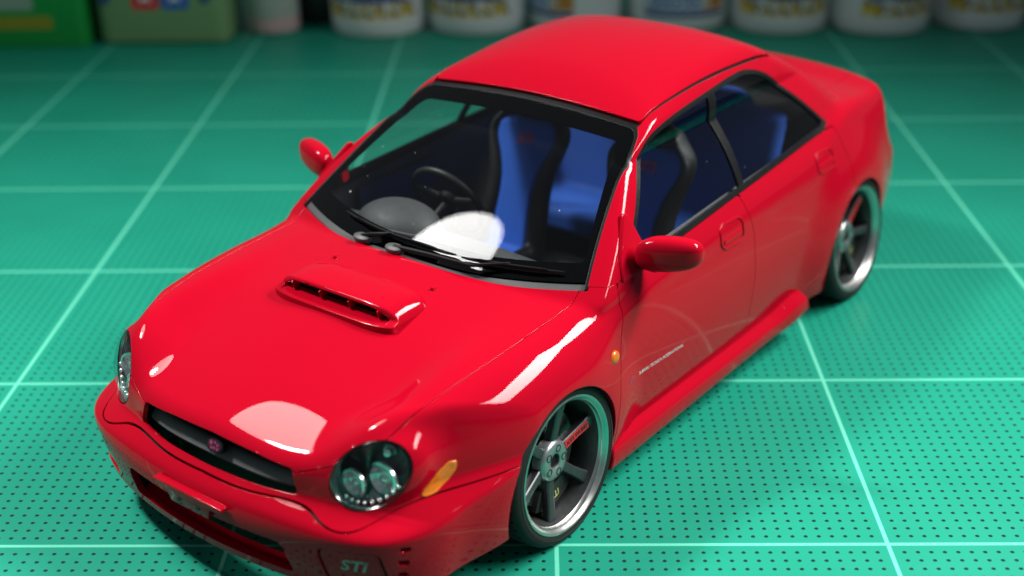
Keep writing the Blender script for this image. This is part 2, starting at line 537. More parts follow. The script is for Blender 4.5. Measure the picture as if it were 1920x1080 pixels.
_belt = spl([15, 25, 33, 41.7, 52, 63, 77, 88, 99, 108], [34.7, 35.0, 35.3, 35.7, 36.2, 36.7, 37.2, 37.6, 38.0, 38.4])
def phi_fdoor(P):
    return np.maximum.reduce([_fd(P[:, 0], P[:, 2]), P[:, 2]-_belt(P[:, 0]), 20-np.abs(P[:, 1])])
def phi_rdoor(P):
    return np.maximum.reduce([_rd(P[:, 0], P[:, 2]), P[:, 2]-_belt(P[:, 0]), 20-np.abs(P[:, 1])])
def phi_roof(P):
    x, a, z = P[:, 0], np.abs(P[:, 1]), P[:, 2]
    return np.maximum.reduce([a-22.2-0.0*x, -ws_edge(P)*1.0 - 0.0, 45-z, x-(94.5-3.0*(a/22)**2), 40-x])
def phi_bumper(P):
    x, a, z = P[:, 0], np.abs(P[:, 1]), P[:, 2]
    return np.maximum(z-_zgap(a), x-5)
def phi_rglass(P):
    x, a, z = P[:, 0], np.abs(P[:, 1]), P[:, 2]
    return np.maximum.reduce([a-(17.5+(55-z)*0.48), (95.2-3*(a/22)**2)-x, 44.2-z, x-116])
def phi_trunk(P):
    x, a, z = P[:, 0], np.abs(P[:, 1]), P[:, 2]
    return np.maximum.reduce([a-22.5+0.2*np.maximum(x-115, 0)*.2, 114.5-x, 27-z])
def phi_rbumper(P):
    return np.maximum(P[:, 2]-25.2, 112-P[:, 0])
def phi_tail(P):
    x, a, z = P[:, 0], np.abs(P[:, 1]), P[:, 2]
    return np.maximum.reduce([23.2-a, 27.5-z, z-36.5, 129.5-x])
def phi_bottom(P):
    x = P[:, 0]
    return (6.5 - 1.0*sstep(0, 20, x) + 1.5*sstep(95, 120, x)) - P[:, 2]

GAP = 0.13
def cut(base, *fs):
    P, T = base
    for f in fs:
        if len(T): P, T = clip(P, T, f(P))
    return P, T
def inv(f, g=GAP): return lambda P: g - f(P)
def ins(f, g=GAP): return lambda P: f(P) + g

_body = cut((_bp, _bt), phi_bottom, inv(phi_arch, 0))
def both(name, base, mat, **kw):
    P, T = mirror_join(*base)
    return skin_panel(name, P, T, car, mat, **kw)
def mirrored(o, parent):
    """the same part for the other side of the car"""
    me = o.data; n = len(me.vertices); V = np.empty(n*3); me.vertices.foreach_get('co', V); V = V.reshape(-1, 3)*np.array([1, -1, 1])
    L = np.empty(len(me.loops)*3); me.corner_normals.foreach_get('vector', L); L = L.reshape(-1, 3)*np.array([1, -1, 1])
    m2 = bpy.data.meshes.new(me.name); cn = []; fs = []
    for p in me.polygons:
        li = list(p.loop_indices)[::-1]
        fs.append([me.loops[i].vertex_index for i in li]); cn += li
    m2.from_pydata(V.tolist(), [], fs); m2.update()
    m2.polygons.foreach_set('use_smooth', [True]*len(fs))
    m2.normals_split_custom_set(L[cn].tolist())
    return link(o.name.split('.')[0], m2, parent, me.materials[0])
def pair(name, base, mat, parent=None, **kw):
    P, T = base
    o1 = skin_panel(name, P, T, parent or car, mat, **kw)
    o2 = mirrored(o1, parent or car)
    return o1, o2

hood = both('hood', cut(_body, ins(phi_hood), inv(phi_lamp, 0.25), inv(phi_grille, 0)), PAINT)
bumper = both('front_bumper', cut(_body, ins(phi_bumper), inv(phi_grille, 0), inv(phi_intake, 0), inv(phi_fog, 0.0), inv(phi_notch, 0), inv(phi_lamp, 0.25)), PAINT, depth=1.0)
_fend = cut(_body, inv(phi_bumper), inv(phi_hood), inv(phi_lamp, 0.25), inv(phi_grille, 0), lambda P: np.maximum(P[:, 0]-26, P[:, 2]-34.9), inv(phi_ws, 0.2), inv(phi_fdoor))
fenders = pair('front_fender', _fend, PAINT)
fdoors = pair('front_door', cut(_body, ins(phi_fdoor), inv(phi_dlo, 0.1)), PAINT)
rdoors = pair('rear_door', cut(_body, ins(phi_rdoor), inv(phi_dlo, 0.1)), PAINT)
roof = both('roof_panel', cut(_body, ins(phi_roof, 0.42)), PAINT)
trunk = both('trunk_lid', cut(_body, ins(phi_trunk)), PAINT)
rbump = both('rear_bumper', cut(_body, ins(phi_rbumper), inv(phi_trunk)), PAINT)
tails = pair('tail_lamp', cut(_body, ins(phi_tail)), PAINT)
_shell = cut(_body, inv(phi_hood), inv(phi_bumper), inv(phi_ws, 0.0), inv(phi_dlo, 0.0), inv(phi_fdoor), inv(phi_rdoor), inv(phi_roof, 0.12), inv(phi_rglass, 0), inv(phi_trunk), inv(phi_rbumper), inv(phi_tail), inv(phi_lamp, .25),
             lambda P: -np.maximum(P[:, 0]-23, P[:, 2]-34.9-GAP))
shell = both('body_shell', _shell, PAINT)
# dark skin added under the panels to block light behind the shut lines
_lin = cut(_body, inv(phi_ws, -0.9), inv(phi_dlo, -0.8), inv(phi_rglass, 0.0), inv(phi_grille, -0.0), inv(phi_intake, 0.0), inv(phi_lamp, 0.0))
blocker = both('light_block_skin', _lin, DARK, offset=-0.75, rim=False)
# glass
ws_seal = both('windshield_seal', cut(_body, phi_ws, lambda P: -(ws_edge(P)+0.3), lambda P: (xcowl(np.abs(P[:, 1]))+0.1-P[:, 0])), TRIM, offset=0.02, depth=0.4)
def phi_clear(P, g=0.0):
    x, a, z = P[:, 0], np.abs(P[:, 1]), P[:, 2]
    aw = 28.9 + (21.3-28.9)*(z-35.6)/14.2
    zt = 51.1 - 0.9*(a/21)**2
    return smax(smax(0.92*(a-aw), 0.9*(z-zt), 1.4), (xcowl(a)+4.3 - x)*0.6, 1.0) + g
ws_frit = both('windshield_border', cut(_body, lambda P: ws_edge(P)+0.34, lambda P: (xcowl(np.abs(P[:, 1]))+1.2-P[:, 0]), inv(phi_clear, 0)), FRIT, offset=-0.30, depth=0.2)
windshield = both('windshield', cut(_body, lambda P: ws_edge(P)+0.36, lambda P: (xcowl(np.abs(P[:, 1]))+1.2-P[:, 0])), GLASS, offset=-0.14, rim=False)
cowl = both('cowl', cut(_body, lambda P: (xcowl(np.abs(P[:, 1]))+0.15-P[:, 0]), lambda P: P[:, 0]-xcowl(np.abs(P[:, 1]))-1.5, lambda P: ws_edge(P)+0.3), GREYP, offset=-0.45, depth=0.3)
rear_glass = both('rear_window', cut(_body, ins(phi_rglass, 0.1)), GLASS_T, offset=-0.2, rim=False)
_bp1 = poly_sdf([(61.2, 30), (63.6, 36.9), (66.3, 60), (69, 60), (65.2, 36.9), (63, 30)])
def phi_bp(P): return _bp1(P[:, 0], P[:, 2])
pair('window_trim', cut(_body, ins(phi_dlo, 0.08), lambda P: -(phi_dlo(P)+0.8)), TRIM, offset=-0.05, depth=0.5)
pair('pillar_trim', cut(_body, ins(phi_dlo, 0.8), phi_bp), TRIM, offset=-0.1, depth=0.5)
pair('front_side_window', cut(_body, ins(phi_dlo, 0.7), inv(phi_bp, -.05), lambda P: P[:, 0]-65), GLASS_T, offset=-0.4, rim=False)
pair('rear_side_window', cut(_body, ins(phi_dlo, 0.7), inv(phi_bp, -.05), lambda P: 64-P[:, 0]), GLASS_T, offset=-0.4, rim=False)
fog = pair('fog_lamp_cover', cut(_body, ins(phi_bumper), ins(phi_fog, 0.42)), PAINT, offset=-0.25)

# ---------------------------------------------------------------- generic part builders (car mm unless said otherwise)
class MB:
    def __init__(s): s.v = []; s.f = []
    def add(s, V, Fc):
        n = len(s.v); s.v += [tuple(map(float, p)) for p in V]; s.f += [tuple(i+n for i in f) for f in Fc]; return s
    def box(s, c, size, R=None):
        V = np.array([(x, y, z) for x in (-.5, .5) for y in (-.5, .5) for z in (-.5, .5)])*np.array(size)
        if R is not None: V = V@np.array(R).T
        return s.add(V+np.array(c), [(0, 1, 3, 2), (4, 6, 7, 5), (0, 4, 5, 1), (2, 3, 7, 6), (0, 2, 6, 4), (1, 5, 7, 3)])
    def prism(s, outline, frame, d0, d1):
        """2D outline pushed along frame normal; frame = (origin, u, v, n)"""
        o, u, v, n = [np.array(q, float) for q in frame]; k = len(outline)
        a = [o + u*p[0] + v*p[1] + n*d0 for p in outline]; b = [o + u*p[0] + v*p[1] + n*d1 for p in outline]
        return s.add(a+b, [tuple(range(k))[::-1], tuple(range(k, 2*k))] + [(i, (i+1) % k, k+(i+1) % k, k+i) for i in range(k)])
    def lathe(s, prof, frame, n=48, closed=False):
        """prof = (radius, along) about frame axis n"""
        o, u, v, w = [np.array(q, float) for q in frame]; m = len(prof); V = []
        for r, t in prof:
            for k in range(n):
                a = 2*math.pi*k/n
                V.append(o + (u*math.cos(a) + v*math.sin(a))*r + w*t)
        Fc = []
        for i in range(m if closed else m-1):
            j = (i+1) % m
            for k in range(n):
                Fc.append((i*n+k, i*n+(k+1) % n, j*n+(k+1) % n, j*n+k))
        if not closed:
            if prof[0][0] > 1e-6: pass
        return s.add(V, Fc)
    def tube(s, pts, r, n=10, cap=True):
        P = [np.array(p, float) for p in pts]; k = len(P)
        rs = r if hasattr(r, '__len__') else [r]*k
        V = []; up = np.array([0, 0, 1.0])
        for i in range(k):
            d = P[min(i+1, k-1)] - P[max(i-1, 0)]; d /= np.linalg.norm(d)
            a = np.cross(d, up)
            if np.linalg.norm(a) < 1e-3: a = np.cross(d, [1, 0, 0])
            a /= np.linalg.norm(a); b = np.cross(d, a)
            for q in range(n):
                t = 2*math.pi*q/n
                V.append(P[i] + rs[i]*(a*math.cos(t) + b*math.sin(t)))
        Fc = [(i*n+q, i*n+(q+1) % n, (i+1)*n+(q+1) % n, (i+1)*n+q) for i in range(k-1) for q in range(n)]
        if cap: Fc += [tuple(range(n))[::-1], tuple(range((k-1)*n, k*n))]
        return s.add(V, Fc)
    def grid(s, rows):
        m, n = len(rows), len(rows[0])
        return s.add([p for r in rows for p in r], [(i*n+j, i*n+j+1, (i+1)*n+j+1, (i+1)*n+j) for i in range(m-1) for j in range(n-1)])
    def build(s, name, mat, parent=None, bevel=0.0, seg=2, angle=40, local=False, recalc=True):
        me = bpy.data.meshes.new(name)
        V = np.array(s.v)
        V = V*MM if local else loc(V)
        bm = bmesh.new()
        vs = [bm.verts.new(p) for p in V.tolist()]
        for f in s.f:
            try: bm.faces.new([vs[i] for i in f])
            except ValueError: pass
        bmesh.ops.remove_doubles(bm, verts=bm.verts, dist=1e-7)
        if recalc: bmesh.ops.recalc_face_normals(bm, faces=bm.faces)
        if bevel:
            ed = [e for e in bm.edges if len(e.link_faces) == 2 and e.calc_face_angle(0) > math.radians(angle)]
            bmesh.ops.bevel(bm, geom=ed, offset=bevel*MM, segments=seg, profile=0.6, affect='EDGES', clamp_overlap=True)
        for e in bm.edges:
            if len(e.link_faces) == 2 and e.calc_face_angle(0) > math.radians(angle): e.smooth = False
        for f in bm.faces: f.smooth = True
        bm.to_mesh(me); bm.free()
        return link(name, me, parent, mat)

def blob(name, Ff, lo, hi, h, mat, parent, clipf=None, local=False):
    """closed or open smooth solid from a level set"""
    P, T = surface_nets(lo, hi, h, F=Ff)
    P = project(P, 3, F=Ff)
    if clipf is not None:
        P, T = clip(P, T, clipf(P))
    N = normals(P, F=Ff)
    return link(name, raw_mesh(name, P, T.tolist(), N), parent, mat)

def ray_hit(start, direction, Ff=None, n=70, length=60):
    """first body surface point from start along direction (vectorised over starts)"""
    Ff = Ff or F
    S = np.atleast_2d(start).astype(float); d = np.array(direction, float)
    lo = np.zeros(len(S)); hi = np.full(len(S), length, float); found = np.zeros(len(S), bool)
    prev = np.zeros(len(S))
    for t in np.linspace(0, length, n)[1:]:
        f = Ff(S + d*t)
        new = (f < 0) & ~found
        lo[new] = prev[new]; hi[new] = t; found |= new
        prev[:] = t
    for _ in range(24):
        m = (lo+hi)/2; f = Ff(S + d*m[:, None]) < 0
        hi = np.where(f, m, hi); lo = np.where(f, lo, m)
    return S + d*hi[:, None]
def on_side(x, z): return ray_hit(np.stack([x, np.full(len(x), 55.), z], 1), (0, -1, 0), length=45)
def on_front(y, z): return ray_hit(np.stack([np.full(len(y), -60.), y, z], 1), (1, 0, 0), length=55)
def on_top(x, y): return ray_hit(np.stack([x, y, np.full(len(x), 80.)], 1), (0, 0, -1), length=70)

def text_mesh(body, size=1.0, extrude=0.0, shear=0.0, align='CENTER', bold=0.0):
    cu = bpy.data.curves.new('lettering', 'FONT'); cu.body = body; cu.size = size
    cu.align_x = align; cu.align_y = 'CENTER'; cu.extrude = extrude; cu.shear = shear; cu.offset = bold
    cu.resolution_u = 3
    o = bpy.data.objects.new('lettering', cu); COL.objects.link(o)
    bpy.context.view_layer.update()
    me = bpy.data.meshes.new_from_object(o.evaluated_get(bpy.context.evaluated_depsgraph_get()))
    bpy.data.objects.remove(o); bpy.data.curves.remove(cu)
    V = np.array([v.co[:] for v in me.vertices]); Fc = [tuple(p.vertices) for p in me.polygons]
    bpy.data.meshes.remove(me)
    return V, Fc

def wrapped_text(name, body, size, mapper, mat, parent, offset=0.04, **kw):
    V, Fc = text_mesh(body, size, **kw)
    P = mapper(V[:, 0], V[:, 1]); N = normals(P)
    P = P + N*offset
    q = np.array([np.cross(P[f[1]]-P[f[0]], P[f[2]]-P[f[0]]) for f in Fc]); w = (q*N[[f[0] for f in Fc]]).sum()
    if w < 0: Fc = [f[::-1] for f in Fc]
    me = raw_mesh(name, P, Fc, N)
    return link(name, me, parent, mat)

# more materials
CHROME = pmat('chrome_reflector', (0.88, 0.89, 0.90), 0.26, metal=1.0)
LAMPD = pmat('smoked_lamp_housing', (0.36, 0.365, 0.375), 0.22, metal=1.0)
AMBER = pmat('amber_lens', (0.72, 0.17, 0.006), 0.3, coat=0.8, noise=0.5, nscale=900)
GUN = pmat('gunmetal_spokes', (0.085, 0.087, 0.09), 0.42, metal=0.8, noise=0.18, nscale=1200)
LIPM = pmat('bare_metal_rim_lip', (0.56, 0.56, 0.54), 0.32, metal=1.0, noise=0.12, nscale=900)
RUBBER = pmat('worn_tyre_rubber', (0.012, 0.0125, 0.0125), 0.7, spec=0.3, noise=0.25, nscale=700, bump=0.25)
DISC = pmat('brake_disc_metal', (0.33, 0.34, 0.34), 0.35, metal=1.0)
CALIP = pmat('dark_caliper', (0.03, 0.035, 0.03), 0.4, metal=0.3)
GOLDT = pmat('pale_yellow_mark', (0.5, 0.5, 0.16), 0.5)
REDST = pmat('red_sticker', (0.75, 0.012, 0.03), 0.35)
INKB = pmat('black_ink', (0.006, 0.004, 0.004), 0.5)
WHITE = pmat('white_print', (0.75, 0.75, 0.76), 0.5)
PINK = pmat('pink_print', (0.34, 0.05, 0.13), 0.45)
SEATB = pmat('blue_seat_cloth', (0.022, 0.135, 0.66), 0.75, noise=0.10, nscale=300, bump=0.15)
SEATK = pmat('black_seat_vinyl', (0.014, 0.014, 0.014), 0.48, noise=0.15, nscale=400)
DASH = pmat('charcoal_dashboard', (0.042, 0.043, 0.046), 0.62, noise=0.15, nscale=900, bump=0.3)
SILV = pmat('dull_silver', (0.35, 0.36, 0.36), 0.35, metal=0.8)

# ---------------------------------------------------------------- hood scoop
_sct = spl([-8, -6, -4.5, -2, 1, 3, 4.8, 6.5], [34.9, 35.15, 35.35, 35.5, 35.45, 35.2, 34.75, 34.3])
def F_scoop(P):
    x, a, z = P[:, 0], np.abs(P[:, 1]), P[:, 2]
    hz = H_top(x, a)
    side = (a - (12.3 + 0.04*(x+6) - 0.45*np.maximum(z-32.9, 0)**1.25))*0.8
    top = z - (_sct(x) - 0.9*(a/12.0)**4)
    fr = (-6.7 + 1.6*sstep(32.85, 33.5, z) + 0.25*np.maximum(z-33.5, 0) + 1.1*(a/12)**5) - x
    bk = (x - (5.2 - 1.8*(a/12)**3))*0.8
    b = smax(side, top, 1.4); b = smax(b, fr, 0.4); b = smax(b, bk, 1.6)
    b = np.maximum(b, hz-0.7-z)
    zt = 34.75 - 0.9*(a/12.0)**4 - 0.25*np.maximum(a-8.5, 0)
    m = smax(smax(a-10.9, z-zt, 0.5), 33.05-z, 0.25); m = np.maximum(m, x+2.6)
    return smax(b, -m, 0.22)
scoop = blob('hood_scoop', F_scoop, (-8, -14, 30.5), (6.5, 14, 37.2), 0.3, PAINT, car)
for yv in (-8.9, -3.0, 3.0, 8.9):
    MB().box((-4.1, yv, 33.9), (1.3, 0.26, 1.6), R=[[.94, 0, -.34], [0, 1, 0], [.34, 0, .94]]).build('vane', PAINT, scoop, bevel=0.08)
MB().box((-2.95, 0, 33.85), (0.5, 21.0, 1.7)).build('mouth_shade_plate', DARK, scoop)  # black plate standing in for the shade inside the scoop mouth
for s in (-1, 1):
    p = on_top(np.array([6.4]), np.array([10.3*s]))[0]
    MB().box(p+np.array([0, 0, .1]), (1.0, .55, .5), R=[[.97, 0, .24], [0, 1, 0], [-.24, 0, .97]]).build('washer_nozzle', PAINT, hood, bevel=0.18)

# ---------------------------------------------------------------- grille, intake, plate bracket
g = MB()
ys = np.linspace(-16.5, 16.5, 34)
def xfr(y, z): return X_front(np.abs(np.array([y])), np.array([z]))[0]
for zz in ((18.4, 23.6),):
    g.grid([[(xfr(y, 21)+4.5, y, z) for y in ys] for z in np.linspace(18.2, 24, 3)])
grille = g.build('grille', DARK, car, recalc=False)
rows = []
for (dx, z) in ((1.5, 18.7), (1.0, 18.95), (0.9, 19.3), (1.3, 19.8), (2.2, 20.5), (2.7, 20.6), (3.2, 20.4), (3.4, 19.0)):
    rows.append([(xfr(y, 20.5)+dx+0.4, y*0.985, z + 0.25*(y/16)**2) for y in np.linspace(-16.2, 16.2, 40)])
MB().grid(rows).build('grille_bar', pmat('mid_grey_bar', (0.10, 0.103, 0.106), 0.45, noise=0.1, nscale=800), grille)
for z in (21.9, 22.4):
    MB().tube([(xfr(y, 22)+3.4, y, z) for y in np.linspace(-15, 15, 24)], 0.16).build('grille_slat', TRIM, grille)
# emblem
ec = np.array([xfr(0, 21.3)+0.75, 0.4, 21.35])
en = np.array([-0.88, 0.0, 0.47]); eu = np.array([0, 1.0, 0]); ev = np.cross(en, eu); ev = ev if ev[2] > 0 else -ev
ov = [(1.75*math.cos(t), 1.15*math.sin(t)) for t in np.linspace(0, 2*math.pi, 40, endpoint=False)]
emblem = MB().prism(ov, (ec, eu, ev, en), -0.9, 0.0).build('emblem', TRIM, grille, bevel=0.12)
MB().prism([(p[0]*.8, p[1]*.74) for p in ov], (ec, eu, ev, en), -0.05, 0.03).build('emblem_field', pmat('plum_enamel', (0.05, 0.012, 0.03), 0.2), emblem)
def star(r, c, k=6):
    return [(c[0]+(r if i % 2 == 0 else r*.42)*math.sin(i*math.pi/k), c[1]+(r if i % 2 == 0 else r*.42)*math.cos(i*math.pi/k)) for i in range(2*k)]
for r, c in ((.48, (-.72, .22)), (.3, (.05, .38)), (.3, (.62, .12)), (.3, (.1, -.38)), (.3, (.75, -.42)), (.3, (-.45, -.46))):
    MB().prism(star(r, c), (ec, eu, ev, en), 0.0, 0.07).build('star', PINK, emblem)
# lower intake: red floor, black crossbeam, dark back
def lipx(y): return xfr(y, 7.6)
yi = np.linspace(-17.2, 17.2, 30)
intake = MB().grid([[(lipx(y)+d, y*(1-0.10*max(d-.8, 0)/9), z) for y in yi] for d, z in ((0.15, 7.05), (0.12, 7.5), (0.5, 7.72), (1.4, 7.85), (2.6, 8.1))]).build('intake_floor', PAINT, bumper, recalc=False)
MB().grid([[(xfr(y, 13)+d, y, z) for y in yi] for d, z in ((0.9, 14.8), (1.6, 13.9), (2.0, 12.9), (2.6, 11.7), (3.4, 11.4))]).build('intake_beam', GLOSSB, bumper, recalc=False)
MB().grid([[(-24.5, y, z) for y in np.linspace(-24, 24, 4)] for z in (6.6, 24)]).build('intake_back', DARK, bumper, recalc=False)
for s in (-1, 1):
    MB().grid([[(xfr(17, z)+d, s*(16.95-0.12*d), z) for d in (0.4, 3, 6, 9)] for z in (7.2, 9, 11, 13, 14)]).build('intake_side', DARK, bumper, recalc=False)
pc = np.array([xfr(0, 15)-0.25, 0, 14.75])
plate = MB().prism(rounded([(-7.4, 1.45), (7.4, 1.45), (7.0, 0.55), (4.6, 0.4), (3.9, -1.5), (-3.9, -1.5), (-4.6, .4), (-7.0, 0.55)], .35, 3), (pc, (0, 1, 0), (-0.1, 0, 1), (-1, 0, -0.1)), -0.9, 0.25).build('plate_bracket', PAINT, bumper, bevel=0.15)
for yv in (-2.0, 2.0):
    MB().lathe([(0, .27), (.42, .27), (.42, .30), (0, .30)], (pc+np.array([-.0, yv, -.45]), (0, 1, 0), (0, 0, 1), (-1, 0, -.1)), 16).build('bolt_hole', INKB, plate)
# notch backs and fog-cover lettering
for s in (-1, 1):
    wrapped_text('lettering', 'STi', 2.7, (lambda u, v, s=s: on_front(s*26.4 + u, 11.9 + v)), pmat('dull_embossed_print', (0.27, 0.20, 0.20), 0.55), fog[0 if s > 0 else 1], offset=-0.15, shear=0.35, bold=0.05)

# ---------------------------------------------------------------- headlamps
def lamp_frame(s):
    m = np.array([1, s, 1])
    return LAMP_C*m, LAMP_U*m, LAMP_V*m, LAMP_N*m
_lens = cut(_body, ins(phi_lamp, 0.05))
for s in (1, -1):
    c, u, v, n = lamp_frame(s)
    P, T = _lens
    if s < 0: P, T = P*np.array([1, -1, 1]), T[:, ::-1]
    ring = []
    hb = MB()
    el = lambda k, d: [c + u*5.93*k*math.cos(t) + v*4.31*k*math.sin(t) + n*d for t in np.linspace(0, 2*math.pi, 65)]
    # follow the lens edge for the outer rim
    tt = np.linspace(0, 2*math.pi, 65)
    edge = ray_hit(np.array([LAMP_C + LAMP_U*5.9*math.cos(t) + LAMP_V*4.28*math.sin(t) + LAMP_N*6 for t in tt]), -LAMP_N, length=14)
    ed = (edge-LAMP_C)@LAMP_N
    rows = []
    for k, dd in ((1.0, -0.1), (0.97, -0.25), (0.93, -1.3), (0.90, -2.6), (0.6, -3.6), (0.02, -3.9)):
        rows.append([c + u*5.9*k*math.cos(t) + v*4.28*k*math.sin(t) + n*((e if k > .95 else (e*max(0, (k-.6)/.4))) + dd) for t, e in zip(tt, ed)])
    hl = hb.grid(rows).build('headlamp', LAMPD, car, recalc=False)
    skin_panel('lens', P, T, hl, LENS, offset=-0.12, rim=False)
    rim = [c + u*5.9*math.cos(t) + v*4.28*math.sin(t) + n*(e-0.28) for t, e in zip(tt, ed)]
    MB().tube(rim, 0.16, 8, cap=False).build('lamp_rim', GLOSSB, hl)
    for (cu, cv, r, dd) in ((-3.1, 0.1, 1.75, -2.0), (0.75, -1.35, 2.15, -2.2)):
        o = c + u*cu + v*cv + n*dd
        fx = np.array([-1.0, 0, 0.05]); fx /= np.linalg.norm(fx)
        fu = np.array([0, 1.0, 0]); fv = np.cross(fx, fu); fv = fv if fv[2] > 0 else -fv
        MB().lathe([(r, .75), (r*1.08, .6), (r*1.0, .3), (r*.86, -.2), (r*.6, -.75), (r*.32, -1.0), (0, -1.05)], (o, fu, fv, fx), 14).build('reflector', CHROME, hl, recalc=False, angle=4)
        MB().lathe([(math.sin(q)*r*.42, math.cos(q)*r*.42-.15) for q in np.linspace(0, 2.2, 10)] + [(r*.3, -.9)], (o, fu, fv, fx), 24).build('glint_dome', CHROME, hl)  # chrome dome added to catch lamp glints in the reflector
        MB().lathe([(r*1.02, .8), (r*1.2, .7), (r*1.22, .3), (r*1.05, .1)], (o, fu, fv, fx), 32).build('reflector_ring', CHROME, hl)
    for k in range(9):
        t = math.radians(195 + 13*k); o = c + u*5.05*math.cos(t) + v*3.55*math.sin(t) - n*0.75
        MB().lathe([(math.sin(q)*.33, math.cos(q)*.33) for q in np.linspace(0, math.pi, 7)], (o, u, v, n), 10).build('glint_bead', CHROME, hl)  # chrome beads added along the lamp edge for sparkle
    o = c + u*2.9 + v*1.5 - n*2.2
    MB().lathe([(0, .4), (.5, .3), (.8, -.2), (.9, -.8)], (o, u, v, n), 20).build('side_bulb', CHROME, hl)

# ---------------------------------------------------------------- turn signals and side markers
_turn = poly_sdf(rounded([(-15.2, 22.7), (-16.3, 22.8), (-18.2, 21.9), (-20.2, 20.3), (-21.1, 19.5), (-20.4, 19.2), (-18.9, 19.3), (-16.6, 20.3), (-15.4, 21.6)], .3))
pair('turn_signal', cut(_body, lambda P: np.maximum(_turn(P[:, 0], P[:, 2]), 22-np.abs(P[:, 1]))), AMBER, offset=0.16, depth=0.5, lipw=0.12)
def F_marker(P):
    x, a, z = P[:, 0], P[:, 1], P[:, 2]
    return (np.sqrt(((x-18.0)/1.25)**2 + ((z-25.2)/1.15)**2 + ((a-35.9)/0.75)**2)-1)*0.8
mirrored(blob('side_marker', F_marker, (16, 34, 23), (20, 38, 27.5), 0.25, AMBER, car), car)

# ---------------------------------------------------------------- door handles
def make_handle(name, pts, door_pair, mid):
    sd = poly_sdf(rounded(pts, 1.2, 4))
    sd2 = poly_sdf(rounded([(mid[0]-3.3, mid[1]-1.15), (mid[0]+3.4, mid[1]-1.0), (mid[0]+3.2, mid[1]+0.35), (mid[0]-3.2, mid[1]+0.15)], .35, 3))
    def Ff(P):
        x, a, z = P[:, 0], P[:, 1], P[:, 2]
        s_ = F(P)
        f = sd(x, z)
        out = smax(f, s_-0.22, 0.3); out = np.maximum(out, -(s_+1.4))
        cav = smax(f+0.5, -(s_+0.75), 0.4)
        b = smax(out, -cav, 0.15)
        fl = smax(sd2(x, z), np.abs(s_+0.15)-0.33, 0.35)
        return np.minimum(b, fl)
    xs = [p[0] for p in pts]; zs = [p[1] for p in pts]
    mirrored(blob(name, Ff, (min(xs)-1, 31.5, min(zs)-1), (max(xs)+1, 38, max(zs)+1), 0.25, PAINT, door_pair[0]), door_pair[1])
make_handle('door_handle', [(52.6, 33.7), (54.0, 34.4), (59.4, 34.2), (60.8, 33.2), (61.0, 30.2), (60.0, 29.4), (54.0, 29.6), (52.5, 30.8)], fdoors, (56.9, 31.5))
make_handle('door_handle', [(90.6, 35.2), (92.0, 35.8), (96.8, 35.6), (98.0, 34.6), (98.2, 32.0), (97.2, 31.3), (92.0, 31.5), (90.6, 32.4)], rdoors, (94.5, 33.3))

# ---------------------------------------------------------------- mirrors
def F_mirror(P):
    x, y, z = P[:, 0]-30.2, P[:, 1]-37.9, P[:, 2]-38.5
    # housing leans back towards the tip
    xx = x - 0.30*y; zz = z - 0.10*y
    k = 1.0 - 0.03*np.clip(y, 0, 9)
    e = (np.abs(xx/ (2.3*k))**2.6 + np.abs(y/4.95)**3.2 + np.abs(zz/(2.85*k))**2.8)**(1/2.8)
    h = (e-1)*2.2
    h = smax(h, (xx-1.6), 0.5)
    stem = np.sqrt((x+0.2)**2 + (z+2.3)**2*1.0) - 1.05
    stem = np.maximum(np.maximum(stem, -7.5-y), y+2.0)
    return smin(h, stem, 1.0)
for s in (1, -1):
    mo = blob('door_mirror', F_mirror, (25, 30, 33), (35.5, 45.5, 43.5), 0.33, PAINT, car) if s > 0 else mirrored(mo, car)
    MB().prism(rounded([(-3.6, 1.6), (3.2, 1.75), (3.5, -1.4), (-3.6, -1.6)], .9, 4), ((31.5, s*37.6, 38.3), (0.28, s*0.96, 0.08), (0, 0, 1), (0.96, -s*0.28, 0)), -0.2, 0.12).build('mirror_glass', CHROME, mo)
    # sail behind the mirror
    sail = MB()
    tri = [(24.2, 34.9), (25.4, 38.0), (30.2, 43.0), (31.0, 42.9), (32.8, 35.1)]
    a = [(x, s*(G_side(np.array([x]), np.array([z]))[0]+0.15), z) for x, z in tri]; b = [(x, y-s*0.8, z) for x, y, z in a]
    sail.add(a+b, [tuple(range(5)), tuple(range(9, 4, -1))] + [(i, (i+1) % 5, 5+(i+1) % 5, 5+i) for i in range(5)])
    sail.build('mirror_sail', PAINT, mo, bevel=0.12)

# ---------------------------------------------------------------- side skirts
_skz = spl([14, 40, 70, 90], [9.6, 9.2, 8.7, 8.5])
def F_skirt(P):
    x, a, z = P[:, 0], P[:, 1], P[:, 2]
    out = a - (36.1 + 0.6*sstep(72, 84, x) - 0.10*np.abs(z-6.8)**1.5)
    t = z - (_skz(x) + 1.3*sstep(74, 84, x) - 0.5*np.maximum(a-34.0, 0))
    bt = (4.4 + 0.9*sstep(78, 87, x)) - z
    f = smax(out, t, 0.8); f = smax(f, bt, 0.6)
    f = smax(f, (18.2 + 0.12*(z-6)) - x, .5); f = smax(f, x - (87.0 - .25*(z-6)), 0.45)
    return np.maximum(f, 31-a)
mirrored(blob('side_skirt', F_skirt, (16, 30, 3), (89, 38.5, 12), 0.4, PAINT, car), car)

# ---------------------------------------------------------------- door decal
def side_map(x0, z0, slope, s=1):
    def f(u, v):
        x = x0 + u*1.0 - v*0.0; z = z0 + slope*u + v
        return on_side(x, z)
    return f
wrapped_text('door_lettering', 'SUBARU TECNICA INTERNATIONAL', 0.86, side_map(26.2, 18.55, -0.065), WHITE, fdoors[0], align='LEFT')
wrapped_text('door_badge', 'STi', 1.25, side_map(22.6, 18.8, -0.065), PINK, fdoors[0], align='LEFT', shear=.3, bold=.04)

